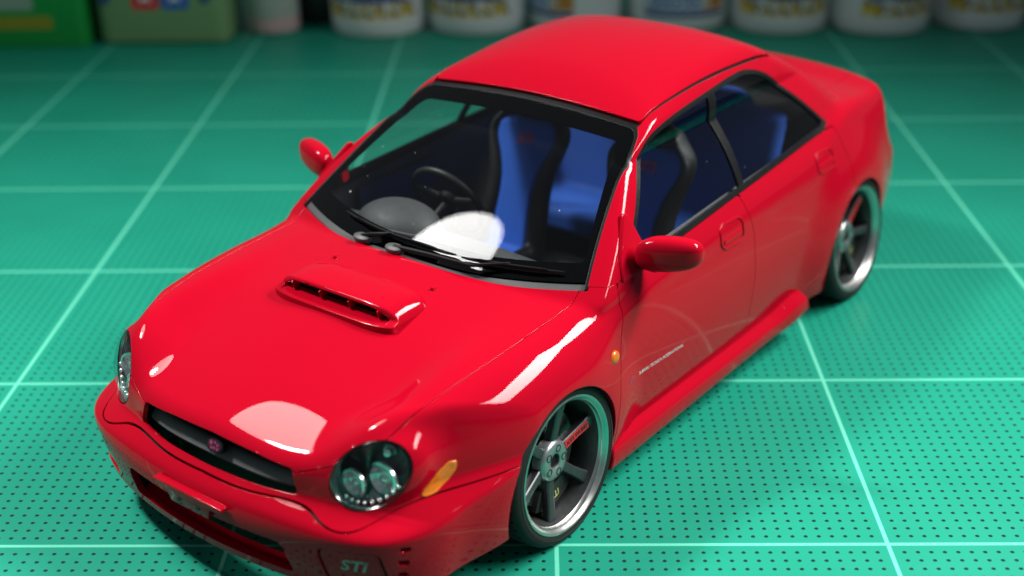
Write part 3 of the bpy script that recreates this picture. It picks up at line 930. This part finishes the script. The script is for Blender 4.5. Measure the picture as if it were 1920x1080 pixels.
# ---------------------------------------------------------------- wipers
def ws_pt(y, t, off):
    """point on the windshield: across y, t = height above the cowl edge in x, off = proud of glass"""
    a = abs(y); x = 10.8 + 8*(a/30)**2 + t
    p = on_top(np.array([x]), np.array([float(y)]))
    n = normals(p)
    return (p + n*off)[0]
def wiper(y0, y1, t0, t1, pivot, knee, name):
    blade = [ws_pt(y0+(y1-y0)*k/14, t0+(t1-t0)*k/14, 0.55) for k in range(15)]
    w = MB().tube(blade, [.14]+[.26]*13+[.14], 8).build(name, TRIM, car)
    MB().tube([ws_pt(y0+(y1-y0)*k/14, t0+(t1-t0)*k/14, 1.0) for k in range(2, 13)], [.1]+[.2]*9+[.1], 8).build('blade_spine', TRIM, w)
    mid = ws_pt(*knee, 1.25)
    pv = ws_pt(*pivot, 0.4); m1 = (pv*0.55+mid*0.45)+np.array([0, 0, .35])
    bl = blade[7]
    MB().tube([pv+np.array([0, 0, .4]), m1, mid, bl+np.array([0, 0, .5])], [.5, .42, .33, .25], 8).build('wiper_arm', TRIM, w)
    MB().lathe([(0, .75), (.8, .68), (1.15, .5), (1.25, .2), (1.2, -.4)], (pv, (.8, 0, 0.2), (0, 1.45, 0), (-.25, 0, 1)), 24).build('wiper_pivot', GREYP, w)
    return w
wiper(-17.5, 8.5, 3.6, 3.2, (-10.0, 0.9), (-6.0, 2.6), 'wiper')
wiper(9.5, 26.0, 3.0, 2.4, (-2.0, 0.6), (12.0, 1.4), 'wiper')

# ---------------------------------------------------------------- wheels (local mm: y outward)
def build_wheel():
    fr = ((0, 0, 0), (1, 0, 0), (0, 0, 1), (0, 1, 0))
    lip = [(10.9, -0.15), (10.95, 0.05), (10.75, .12), (10.45, -.05), (10.3, -.35), (10.05, -.5), (9.95, -.9), (9.8, -1.1)]
    w = MB().lathe(lip, fr, 72).build('wheel', LIPM, None, local=True)
    MB().lathe([(9.8, -1.1), (9.5, -2.2), (9.35, -3.6), (9.3, -5.5), (9.2, -9.3)], fr, 72).build('barrel', GUN, w, local=True)
    ty = [(10.5, -.35), (10.9, -.12), (11.3, .05), (12.0, .02), (12.55, -.25), (12.9, -.75), (13.0, -1.3), (13.0, -2.5), (12.75, -2.55), (12.75, -3.0), (13.0, -3.05), (13.02, -4.6), (12.75, -4.65), (12.75, -5.1), (13.02, -5.15), (13.0, -6.6), (12.75, -6.65), (12.75, -7.1), (13.0, -7.15),
          (13.0, -8.4), (12.8, -9.0), (12.4, -9.5), (11.8, -9.7), (10.6, -9.5)]
    tyre = MB().lathe(ty, fr, 96).build('tyre', RUBBER, w, local=True, angle=50)
    for rr, wd in ((11.75, 0.055), ):
        MB().lathe([(rr-.06, .03), (rr, .1), (rr+.06, .03)], fr, 72).build('sidewall_rib', RUBBER, w, local=True)
    # tread blocks: slanted grooves
    gr = MB()
    for k in range(44):
        a = 2*math.pi*k/44
        for (w0, w1, tw) in ((-2.4, -.9, .05), (-8.7, -7.2, -.05)):
            V = []
            for ww, da in ((w0, 0), (w1, tw)):
                for dd in (-.008, .008):
                    for rr in (13.03, 12.6):
                        t = a+da+dd; V.append((rr*math.cos(t), ww, rr*math.sin(t)))
            gr.add(V, [(0, 1, 3, 2), (4, 6, 7, 5), (0, 4, 5, 1), (2, 3, 7, 6), (0, 2, 6, 4), (1, 5, 7, 3)])
    o = gr.build('tread_groove', DARK, w, local=True); o['kind'] = 'stuff'
    # hub
    hub = MB().lathe([(1.15, -3.6), (1.15, -2.35), (1.35, -2.2), (2.3, -2.15), (2.95, -2.3), (3.3, -2.75), (3.35, -4.2)], fr, 48).build('hub', SILV, w, local=True)
    MB().lathe([(0, -2.7), (1.2, -2.75)], fr, 24).build('centre_bore', DARK, w, local=True)
    for k in range(5):
        a = 2*math.pi*k/5 + .35
        c = (2.05*math.cos(a), -2.16, 2.05*math.sin(a))
        MB().lathe([(.62, .03), (.48, .06), (.46, -.3), (0, -.3)], (c, (1, 0, 0), (0, 0, 1), (0, 1, 0)), 16).build('lug_hole', INKB, w, local=True)
    # six spokes
    spoke_me = None
    for k in range(6):
        a = 2*math.pi*k/6
        if spoke_me is None:
            m = MB()
            rs = [2.6, 4.0, 6.0, 8.0, 9.6]; yw = [-2.75, -2.6, -2.35, -2.0, -1.75]; hw = [.95, .85, .82, .9, 1.15]; tk = [1.6, 1.5, 1.4, 1.3, 1.2]
            V = []; Fc = []
            for r, y, h, t in zip(rs, yw, hw, tk):
                V += [(r, y-.25, -h), (r, y, -h*.72), (r, y, h*.72), (r, y-.25, h), (r, y-t, h*.9), (r, y-t, -h*.9)]
            for i in range(len(rs)-1):
                for q in range(6):
                    Fc.append((i*6+q, i*6+(q+1) % 6, (i+1)*6+(q+1) % 6, (i+1)*6+q))
            Fc += [tuple(range(6)), tuple(range(24, 30))]
            m.add(V, Fc)
            so = m.build('spoke', GUN, w, bevel=.1, local=True, angle=30); spoke_me = so.data
        else:
            so = link('spoke', spoke_me, w)
        so.rotation_euler = (0, -a, 0)
    # red sticker with lettering on the spoke that points along +x
    sy = lambda r: np.interp(r, [2.6, 4.0, 6.0, 8.0, 9.6], [-2.75, -2.6, -2.35, -2.0, -1.75])
    st = MB()
    rs = np.linspace(3.4, 8.6, 8)
    st.grid([[(r, sy(r)+.03, -np.interp(r, [2.6, 6, 9.6], [.9, .8, 1.0])*.85) for r in rs], [(r, sy(r)+.03, np.interp(r, [2.6, 6, 9.6], [.9, .8, 1.0])*.85) for r in rs]])
    st.build('spoke_sticker', REDST, w, local=True, recalc=False)
    V, Fc = text_mesh('VOLK RACING', 1.0, bold=.03)
    m = MB(); sc = 4.7/(V[:, 0].max()-V[:, 0].min()); 
    m.add([(6.0 + v[0]*sc, sy(6.0 + v[0]*sc)+.06, v[1]*1.05) for v in V], Fc)
    o = m.build('spoke_lettering', INKB, w, local=True, recalc=False)
    # brake
    MB().lathe([(3.2, -4.6), (7.6, -4.6), (7.6, -5.3), (3.2, -5.3)], fr, 48, closed=True).build('brake_disc', DISC, w, local=True)
    hl = MB()
    for k in range(36):
        a = 2*math.pi*k/36; r = (4.6, 5.6, 6.6)[k % 3]
        hl.lathe([(.2, .02), (0, .02)], ((r*math.cos(a), -4.6, r*math.sin(a)), (1, 0, 0), (0, 0, 1), (0, 1, 0)), 8)
    hl.build('disc_hole', INKB, w, local=True)
    ca = MB()
    sec = [math.radians(t) for t in np.linspace(70, 135, 9)]
    out = [(8.6*math.cos(t), 8.6*math.sin(t)) for t in sec] + [(5.2*math.cos(t), 5.2*math.sin(t)) for t in sec[::-1]]
    ca.prism(out, ((0, 0, 0), (1, 0, 0), (0, 0, 1), (0, 1, 0)), -6.2, -3.6)
    ca.build('brake_caliper', CALIP, w, local=True, bevel=.25)
    V, Fc = text_mesh('STi', 1.6, bold=.04)
    t0 = math.radians(98); R2 = np.array([[math.sin(t0), math.cos(t0)], [-math.cos(t0), math.sin(t0)]])
    m = MB(); m.add([(6.9*math.cos(t0)+(v[0]*math.sin(t0)+v[1]*math.cos(t0)), -3.56, 6.9*math.sin(t0)+(-v[0]*math.cos(t0)+v[1]*math.sin(t0))) for v in V], Fc)
    m.build('caliper_lettering', GOLDT, w, local=True, recalc=False)
    return w
def copy_tree(o, parent):
    c = o.copy(); COL.objects.link(c); c.parent = parent
    for ch in o.children:
        copy_tree(ch, c)
    return c
wheel0 = build_wheel()
wheel0.parent = car
def place(w, x, s, roll, camber, yout, steer=0):
    w.matrix_local = (Matrix.Translation(Vector((-x, s*yout, WZ))*MM) @ (Matrix.Rotation(math.pi if s < 0 else 0, 4, 'Z')) @ Matrix.Rotation(math.radians(steer), 4, 'Z')
                      @ Matrix.Rotation(math.radians(camber), 4, 'X') @ Matrix.Rotation(math.radians(roll), 4, 'Y'))
wheels = [wheel0] + [copy_tree(wheel0, car) for _ in range(3)]
place(wheels[0], WF, 1, 198, 3.0, 36.6)
place(wheels[1], WR, 1, 231, 4.5, 36.4)
place(wheels[2], WF, -1, 40, 3.0, 36.6)
place(wheels[3], WR, -1, 10, 4.5, 36.4)

# ---------------------------------------------------------------- floor pan and wheel wells
MB().box((55, 0, 8.2), (150, 58, 1.2)).build('floor_pan', DARK, car)
for x in (WF-.4, WR):
    for s in (1, -1):
        w = MB(); rows = []
        for y in (21.0, 35.0 - 0.6):
            rows.append([(x+14.4*math.cos(t), s*y, 12.0+14.4*math.sin(t)) for t in np.linspace(-.35, math.pi+.35, 30)])
        w.grid(rows)
        k = 15
        w.grid([[(x+14.4*f*math.cos(t), s*21.0, 12.0+14.4*f*math.sin(t)) for t in np.linspace(-.35, math.pi+.35, 30)] for f in (1.0, .02)])
        w.build('wheel_well', DARK, car, recalc=False)

# ---------------------------------------------------------------- cabin
def rbox(P, c, hs, r):
    q = np.abs(P-np.array(c)) - (np.array(hs)-r)
    return np.linalg.norm(np.maximum(q, 0), axis=1) + np.minimum(q.max(1), 0) - r
def F_dash(P):
    x, y, z = P[:, 0], P[:, 1], P[:, 2]; a = np.abs(y)
    top = z - (33.6 - 0.5*(a/28)**2 - 0.02*np.maximum(x-18, 0)**1.5)
    f = smax(top, x-(27.5+0.8*np.cos(y/9)), 2.0)
    f = smax(f, 13.0+7.5*(a/30)**2-x, 1.0); f = np.maximum(f, 22-z); f = smax(f, a-27.5, 1.0)
    # instrument hood on the right-hand side
    e = (np.sqrt(((x-24.0)/6.5)**2 + ((y+12.5)/8.2)**2 + ((z-33.0)/4.6)**2)-1)*4.6
    return smin(f, e, 0.8)
dash = blob('dashboard', F_dash, (7, -30, 21), (33, 30, 39.5), 0.6, DASH, car)
MB().tube([(18+9*0, -14, 34.6), (19, -4, 34.8), (19.5, 8, 34.8), (19.5, 25, 34.2)], .35, 8).build('defroster_slot', DASH, dash)
# steering wheel
sc_, sr_ = np.array([38.0, -12.8, 33.0]), 7.4
sn = np.array([.90, 0, .43]); sn /= np.linalg.norm(sn); su = np.array([0, 1.0, 0]); sv = np.cross(sn, su); sv = sv if sv[2] > 0 else -sv
sw = MB().tube([sc_ + sr_*(su*math.cos(t)+sv*math.sin(t)) for t in np.linspace(0, 2*math.pi, 49)], .62, 10, cap=False).build('steering_wheel', SEATK, car)
hubp = MB().lathe([(0, .6), (2.0, .5), (2.3, 0), (2.0, -.8), (.8, -1.2), (.7, -11)], (sc_, su, sv, sn), 28).build('wheel_hub', SEATK, sw)
for t in (math.pi/2*3, math.radians(15), math.radians(165)):
    d = su*math.cos(t)+sv*math.sin(t)
    MB().tube([sc_+d*1.8, sc_+d*(sr_-.2)], [.75, .5], 8).build('wheel_spoke', SEATK, sw)

# bucket seats
def seat_fields(x0, y0):
    """returns level sets for blue centre and black bolsters of a bucket seat"""
    zs = [15, 20, 25, 30, 35, 38, 40.5, 43, 45]
    hwid = spl(zs, [7.2, 7.0, 6.6, 6.4, 7.4, 8.0, 7.4, 5.0, 3.8])
    cw = spl(zs, [4.6, 4.3, 3.9, 4.0, 5.6, 6.9, 6.6, 4.6, 3.0])
    lean = spl(zs, [0, 1.6, 3.2, 4.9, 6.7, 7.8, 8.6, 9.4, 10.0])
    def prep(P):
        x, y, z = P[:, 0]-x0, P[:, 1]-y0, P[:, 2]
        return x, np.abs(y), z
    def centre(P):
        x, a, z = prep(P)
        s = x - lean(z)
        f = smax(np.abs(s-0.9)-1.55, a-cw(z), 1.0)
        f = smax(f, z-41.6, 1.5); f = np.maximum(f, 14-z)
        cush = smax(smax(a-(4.6), np.abs(z-(16.4-.05*x))-1.6, 1.0), np.abs(x+6.0)-8.5, 1.5)
        return smin(f, cush, 1.0)
    def bolster(P):
        x, a, z = prep(P)
        s = x - lean(z)
        wmid = (cw(z)+hwid(z))/2; ww = (hwid(z)-cw(z))/2+.55
        ring = np.sqrt(((a-wmid-.25)/ww)**2 + ((s-0.7)/2.1)**2)-1
        f = ring*1.3
        f = smax(f, z-44.5, 1.5); f = np.maximum(f, 13-z)
        # head part joins the two bolsters above the blue panel
        head = (np.sqrt((a/4.3)**2 + ((s-1.4)/1.9)**2 + ((z-43.0)/2.6)**2)-1)*1.9
        back = smax(np.abs(s-2.6)-0.9, a-(hwid(z)-.3), .8); back = smax(back, z-43.5, 1.0); back = np.maximum(back, 13-z)
        f = smin(smin(f, head, .8), back, .6)
        cb = (np.sqrt(((a-5.6)/1.6)**2 + ((z-17.3)/2.2)**2)-1)*1.6; cb = smax(cb, np.abs(x+5.5)-8.5, 1.5)
        return smin(f, cb, .8)
    return centre, bolster, lean
for y0, x0 in ((-13.2, 54.5), (14.2, 54.5)):
    ce, bo, lean = seat_fields(x0, y0)
    st = blob('seat', bo, (x0-16, y0-9, 12), (x0+15, y0+9, 47), 0.6, SEATK, car)
    blob('seat_cushion', ce, (x0-16, y0-8, 13.5), (x0+15, y0+8, 44.5), 0.55, SEATB, st)
    V, Fc = text_mesh('STi', 2.6, shear=.35, bold=.06)
    zz = 38.0 + V[:, 1]
    P = np.stack([x0 + lean(zz)-0.75, y0 + V[:, 0], zz], 1)
    link('seat_lettering', raw_mesh('seat_lettering', P, [f[::-1] for f in Fc]), st, REDST)
# rear bench
def F_bench(P):
    x, y, z = P[:, 0], P[:, 1], P[:, 2]; a = np.abs(y)
    s = x - (86 + 0.33*(z-20))
    f = smax(np.abs(s-1.6)-1.8+0.25*np.exp(-((a-0)/1.0)**2), a-25.5, 2.0); f = smax(f, z-41.5, 2.0); f = np.maximum(f, 15-z)
    c = smax(smax(np.abs(z-17)-2.6, a-25.0, 1.5), np.abs(x-80)-7.5, 2.0)
    h = (np.sqrt(((a-13)/5)**2 + ((x-94.5)/1.6)**2 + ((z-42)/2.6)**2)-1)*1.6
    return smin(smin(f, c, 1.2), h, .6)
bench = blob('rear_bench', F_bench, (70, -28, 13), (100, 28, 46), 0.8, pmat('blue_bench_cloth', (0.014, 0.085, 0.42), 0.8, noise=0.1, nscale=300), car)
# door cards and headliner
for s in (1, -1):
    rows = []
    for z in (10, 20, 30, 34.5, 35.6):
        rows.append([(x, s*(W_side(np.array([x]), np.array([float(z)]))[0]-2.3 - (0.0 if z < 35 else 1.0)), z + (_belt(np.array([x]))[0]-35.8 if z > 33 else 0)) for x in np.linspace(24, 100, 20)])
    MB().grid(rows).build('door_card', DASH, car, recalc=False)
    MB().box((45, s*31.4, 29.5), (22, .8, 6)).build('door_insert', pmat('navy_door_cloth', (0.006, 0.02, 0.10), .8), car, bevel=.3)
MB().grid([[(x, y, float(_Rc(np.array([x]))[0] - _Rd(np.array([x]))[0]*(abs(y)/22)**2.6 - 1.6)) for y in np.linspace(-21, 21, 12)] for x in np.linspace(49, 93, 16)]).build('headliner', DASH, car, recalc=False)
MB().grid([[(x, y, 40.0) for y in (-26, 26)] for x in (94, 113)]).build('parcel_shelf', DARK, car, recalc=False)
MB().box((47, 0, 12), (24, 5.5, 9)).build('centre_console', DASH, car, bevel=.8)

# ---------------------------------------------------------------- cutting mat
def mat_material():
    m, nt, b = new_mat('cutting_mat_vinyl')
    N = nt.nodes; L = nt.links
    tc = N.new('ShaderNodeTexCoord'); sp = N.new('ShaderNodeSeparateXYZ')
    L.new(tc.outputs['Object'], sp.inputs[0])
    def math_(op, a, bb=None, c=None):
        n = N.new('ShaderNodeMath'); n.operation = op
        for i, v in enumerate((a, bb, c)):
            if v is None: continue
            if isinstance(v, (int, float)): n.inputs[i].default_value = v
            else: L.new(v, n.inputs[i])
        return n.outputs[0]
    def dist(out, pitch):      # metres to the nearest multiple of pitch
        q = math_('DIVIDE', out, pitch)
        fr = math_('FRACT', math_('ADD', q, 0.5))
        return math_('MULTIPLY', math_('ABSOLUTE', math_('SUBTRACT', fr, 0.5)), pitch)
    gx, gy = dist(sp.outputs[0], 0.05), dist(sp.outputs[1], 0.05)
    gl = math_('MINIMUM', gx, gy)
    mr = N.new('ShaderNodeMapRange'); mr.inputs['From Min'].default_value = 0.00026; mr.inputs['From Max'].default_value = 0.00038
    mr.inputs['To Min'].default_value = 1; mr.inputs['To Max'].default_value = 0
    L.new(gl, mr.inputs['Value']); line = mr.outputs['Result']
    dx, dy = dist(sp.outputs[0], 0.002), dist(sp.outputs[1], 0.002)
    dd = math_('SQRT', math_('ADD', math_('MULTIPLY', dx, dx), math_('MULTIPLY', dy, dy)))
    mr2 = N.new('ShaderNodeMapRange'); mr2.inputs['From Min'].default_value = 0.00026; mr2.inputs['From Max'].default_value = 0.00038
    mr2.inputs['To Min'].default_value = 1; mr2.inputs['To Max'].default_value = 0
    L.new(dd, mr2.inputs['Value'])
    away = math_('GREATER_THAN', gl, 0.001)
    dot = math_('MULTIPLY', mr2.outputs['Result'], away)
    nz = N.new('ShaderNodeTexNoise'); nz.inputs['Scale'].default_value = 35; nz.inputs['Detail'].default_value = 6
    L.new(tc.outputs['Object'], nz.inputs['Vector'])
    cr = N.new('ShaderNodeValToRGB')
    cr.color_ramp.elements[0].position = 0.3; cr.color_ramp.elements[0].color = (0.009, 0.255, 0.165, 1)
    cr.color_ramp.elements[1].position = 0.7; cr.color_ramp.elements[1].color = (0.012, 0.285, 0.186, 1)
    L.new(nz.outputs['Fac'], cr.inputs[0])
    m1 = N.new('ShaderNodeMix'); m1.data_type = 'RGBA'
    L.new(dot, m1.inputs['Factor']); L.new(cr.outputs[0], m1.inputs['A']); m1.inputs['B'].default_value = (0.004, 0.03, 0.02, 1)
    m2 = N.new('ShaderNodeMix'); m2.data_type = 'RGBA'
    L.new(line, m2.inputs['Factor']); L.new(m1.outputs['Result'], m2.inputs['A']); m2.inputs['B'].default_value = (0.13, 0.60, 0.42, 1)
    L.new(m2.outputs['Result'], b.inputs['Base Color'])
    b.inputs['Roughness'].default_value = 0.46
    b.inputs['Specular IOR Level'].default_value = 0.14
    n2 = N.new('ShaderNodeTexNoise'); n2.inputs['Scale'].default_value = 2600; n2.inputs['Detail'].default_value = 3
    L.new(tc.outputs['Object'], n2.inputs['Vector'])
    h = math_('ADD', math_('MULTIPLY', n2.outputs['Fac'], 0.10), math_('ADD', math_('MULTIPLY', dot, -1.0), math_('MULTIPLY', line, 0.25)))
    bp = N.new('ShaderNodeBump'); bp.inputs['Strength'].default_value = 0.5; bp.inputs['Distance'].default_value = 0.00012
    L.new(h, bp.inputs['Height']); L.new(bp.outputs['Normal'], b.inputs['Normal'])
    return m
mat_ob = MB().box((0, 0, -1.0), (900, 760, 2.0)).build('cutting_mat', mat_material(), None, bevel=.4, local=True)
mat_ob['kind'] = 'structure'
tb = MB().box((0, 0, -2.01-10), (2400, 2000, 20)).build('table_top', pmat('desk_surface', (0.06, 0.05, 0.045), .5, noise=.2, nscale=30), None, bevel=1.0, local=True)
tb['kind'] = 'structure'

# ---------------------------------------------------------------- paint jars and bottles at the back
def thing(name, label, cat, at, group=None, rz=0.0):
    o = bpy.data.objects.new(name, None); COL.objects.link(o)
    o.location = Vector((at[0], at[1], 0))*MM; o.rotation_euler = (0, 0, rz)
    o['label'] = label; o['category'] = cat; o.empty_display_size = .01
    if group: o['group'] = group
    return o
FRZ = ((0, 0, 0), (1, 0, 0), (0, 1, 0), (0, 0, 1))
JARG = pmat('milky_jar_glass', (0.84, 0.84, 0.85), 0.12, noise=0.05, nscale=60)
CAPW = pmat('white_cap_plastic', (0.72, 0.72, 0.72), 0.4)
LABW = pmat('white_paper_label', (0.80, 0.80, 0.81), 0.55)
YEL = pmat('yellow_ink', (0.78, 0.52, 0.01), 0.5)
NAVY = pmat('navy_ink', (0.03, 0.05, 0.22), 0.5)
ORNG = pmat('orange_ink', (0.62, 0.26, 0.05), 0.5)
SKYB = pmat('pale_blue_ink', (0.16, 0.26, 0.52), 0.5)
def bent_text(body, size, r, z, ang, mat, parent, name='label_lettering', bold=.06):
    V, Fc = text_mesh(body, size, bold=bold)
    m = MB(); rr = r
    m.add([(rr*math.sin(v[0]/rr+ang), -rr*math.cos(v[0]/rr+ang), z+v[1]) for v in V], Fc)
    return m.build(name, mat, parent, local=True, recalc=False)
def band(r, z0, z1, a0, a1, mat, parent, name):
    m = MB(); t = np.linspace(a0, a1, 40)
    m.grid([[(r*math.sin(q), -r*math.cos(q), z) for q in t] for z in (z0, z1)])
    return m.build(name, mat, parent, local=True, recalc=False)
def paint_jar(label, x, yfront, r, turn, style, group='paint jars in a row at the back'):
    t = thing('paint_jar', label, 'paint jar', (x, yfront+r), group, rz=0)
    MB().lathe([(0, 0), (r-2.2, 0), (r-.7, .5), (r, 2.0), (r, 30), (r-1.0, 32), (r-3.5, 33.5), (r-3.5, 36)], FRZ, 64).build('jar', JARG, t, local=True)
    MB().lathe([(r-2.6, 34.5), (r-2.2, 35), (r-2.2, 46), (r-2.8, 46.8), (0, 46.8)], FRZ, 64).build('cap', CAPW, t, local=True)
    lb = band(r+.05, 4.2, 29, turn-2.2, turn+2.2, LABW, t, 'label')
    if style == 'yellow':
        bent_text('Mr.COLOR', 7.2, r+.14, 9.0, turn, YEL, lb, bold=.22)
        bent_text('Mr.COLOR', 7.2, r+.11, 10.0, turn+.03, NAVY, lb, 'label_shadow', .35)
        band(r+.09, 13, 20, turn-.85, turn+.85, NAVY, lb, 'label_panel')
    else:
        band(r+.09, 5.6, 7.4, turn-.85, turn+.9, NAVY, lb, 'label_stripe')
        band(r+.09, 8.0, 18, turn-.85, turn+.35, SKYB, lb, 'label_panel')
        bent_text('Mr.COLOR', 5.5, r+.14, 10.5, turn-.2, LABW, lb)
        band(r+.10, 8.0, 18, turn+.38, turn+.9, ORNG, lb, 'label_corner')
    return t
paint_jar('white paint jar with yellow lettering, directly right of the dark jar', 41.0, 292.0, 16.8, -.12, 'yellow')
paint_jar('white paint jar with yellow lettering, second of its kind from the left', 76.0, 293.5, 17.2, -.28, 'yellow')
paint_jar('white paint jar with blue label turned away, behind the left half of the car roof', 111.5, 297.0, 16.8, -.95, 'blue')
paint_jar('white paint jar with blue and orange label facing front, behind the car roof', 148.5, 295.5, 17.6, .05, 'blue')
paint_jar('white paint jar with yellow lettering, just right of the car roof', 184.0, 290.8, 17.0, -.05, 'yellow')
paint_jar('white paint jar with a blank pale strip left of its yellow lettering', 219.0, 288.5, 17.3, .42, 'yellow')
paint_jar('white paint jar with yellow lettering, the last full jar at the right', 255.0, 293.5, 16.0, .12, 'yellow')
paint_jar('white paint jar cut off by the right edge of the photo', 289.5, 291.0, 17.0, 1.2, 'yellow')
# white tapered bottle and the dark jar behind it
t = thing('white_bottle', 'tapered white plastic bottle with a pinkish base left of the paint jars', 'bottle', (3.5, 306.5))
MB().lathe([(0, 0), (7.6, 0), (8.6, .6), (9.0, 2.0), (9.2, 20), (8.8, 40), (5, 46), (4, 54)], FRZ, 48).build('bottle_body', pmat('off_white_plastic', (0.55, 0.57, 0.55), .45, noise=.05, nscale=40), t, local=True)
MB().lathe([(4.6, 50), (4.8, 51), (4.4, 66), (0, 66.5)], FRZ, 32).build('cap', CAPW, t, local=True)
band(9.14, 1.6, 6.2, -1.6, 1.6, pmat('pink_print_band', (0.62, 0.42, 0.42), .5), t, 'label_band')
band(9.26, 7.5, 30, -1.2, 1.2, pmat('grey_green_print', (0.42, 0.48, 0.42), .5), t, 'label')
t = thing('dark_jar', 'dark glass jar with a blue label half hidden behind the white bottle', 'paint jar', (17.5, 326))
MB().lathe([(0, 0), (10, 0), (11.4, .6), (12, 2), (12, 30), (10, 33), (9, 36)], FRZ, 48).build('jar', pmat('dark_jar_glass', (0.03, 0.035, 0.035), .15), t, local=True)
MB().lathe([(10, 34.5), (10.4, 35), (10.4, 46), (0, 46.8)], FRZ, 48).build('cap', pmat('black_cap', (.02, .02, .02), .4), t, local=True)
band(12.06, 11.5, 26, -1.5, 1.5, pmat('bright_blue_label', (0.03, 0.18, 0.55), .5), t, 'label')
# square pale green bottle with a red and blue emblem
t = thing('square_bottle', 'pale green square bottle with a red and blue star emblem', 'bottle', (-32.0, 288.0))
def rrect(w, d, r): return rounded([(-w/2, 0), (w/2, 0), (w/2, d), (-w/2, d)], r, 5)
b_ = MB().prism(rrect(45, 32, 5), FRZ, 0, 48).build('bottle_body', pmat('pale_green_plastic', (0.20, 0.36, 0.16), .35, noise=.06, nscale=30), t, bevel=1.8, seg=3, local=True)
MB().lathe([(9, 47.9), (10, 48.4), (10, 62), (9.4, 63), (0, 63)], ((0, 16, 0), (1, 0, 0), (0, 1, 0), (0, 0, 1)), 40).build('cap', pmat('green_cap', (0.05, 0.2, 0.08), .4), t, local=True)
frf = ((0, -.02, 0), (1, 0, 0), (0, 0, 1), (0, -1, 0))
for cx, mt in ((-5.0, REDST), (5.2, pmat('blue_square_ink', (0.03, 0.12, 0.5), .5))):
    q = MB().prism(rounded([(cx-4.8, 12.3), (cx+4.8, 12.3), (cx+4.8, 22), (cx-4.8, 22)], 1.6, 4), frf, 0, .06).build('emblem_square', mt, b_, local=True)
    MB().prism(star(3.6, (cx, 17.2), 5), frf, .03, .12).build('emblem_star', LABW, q, local=True)
for cx in (-19.0, 15.5):
    MB().prism([(cx+2.0*math.cos(a), 16.5+2.4*math.sin(a)) for a in np.linspace(0, 2*math.pi, 20, endpoint=False)], frf, 0, .06).build('blue_spot', NAVY, b_, local=True)
# bright green box at the left edge
t = thing('green_box', 'bright green carton with a yellow stripe at the left edge of the mat', 'box', (-96.0, 285.0))
b_ = MB().prism(rrect(76, 40, 2.5), FRZ, 0, 55).build('carton', pmat('bright_green_card', (0.012, 0.34, 0.06), .4, noise=.06, nscale=25), t, bevel=.8, local=True)
MB().prism(rounded([(-38, 6.6), (27, 6.6), (27, 11), (-38, 11)], .5, 2), frf, .0, .05).build('yellow_stripe', pmat('olive_yellow_ink', (0.30, 0.30, 0.015), .5), b_, local=True)
MB().prism(rounded([(-38, 13.2), (21, 13.2), (21, 20), (-38, 20)], .5, 2), frf, .0, .05).build('white_stripe', pmat('dull_white_ink', (0.3, 0.42, 0.33), .5), b_, local=True)
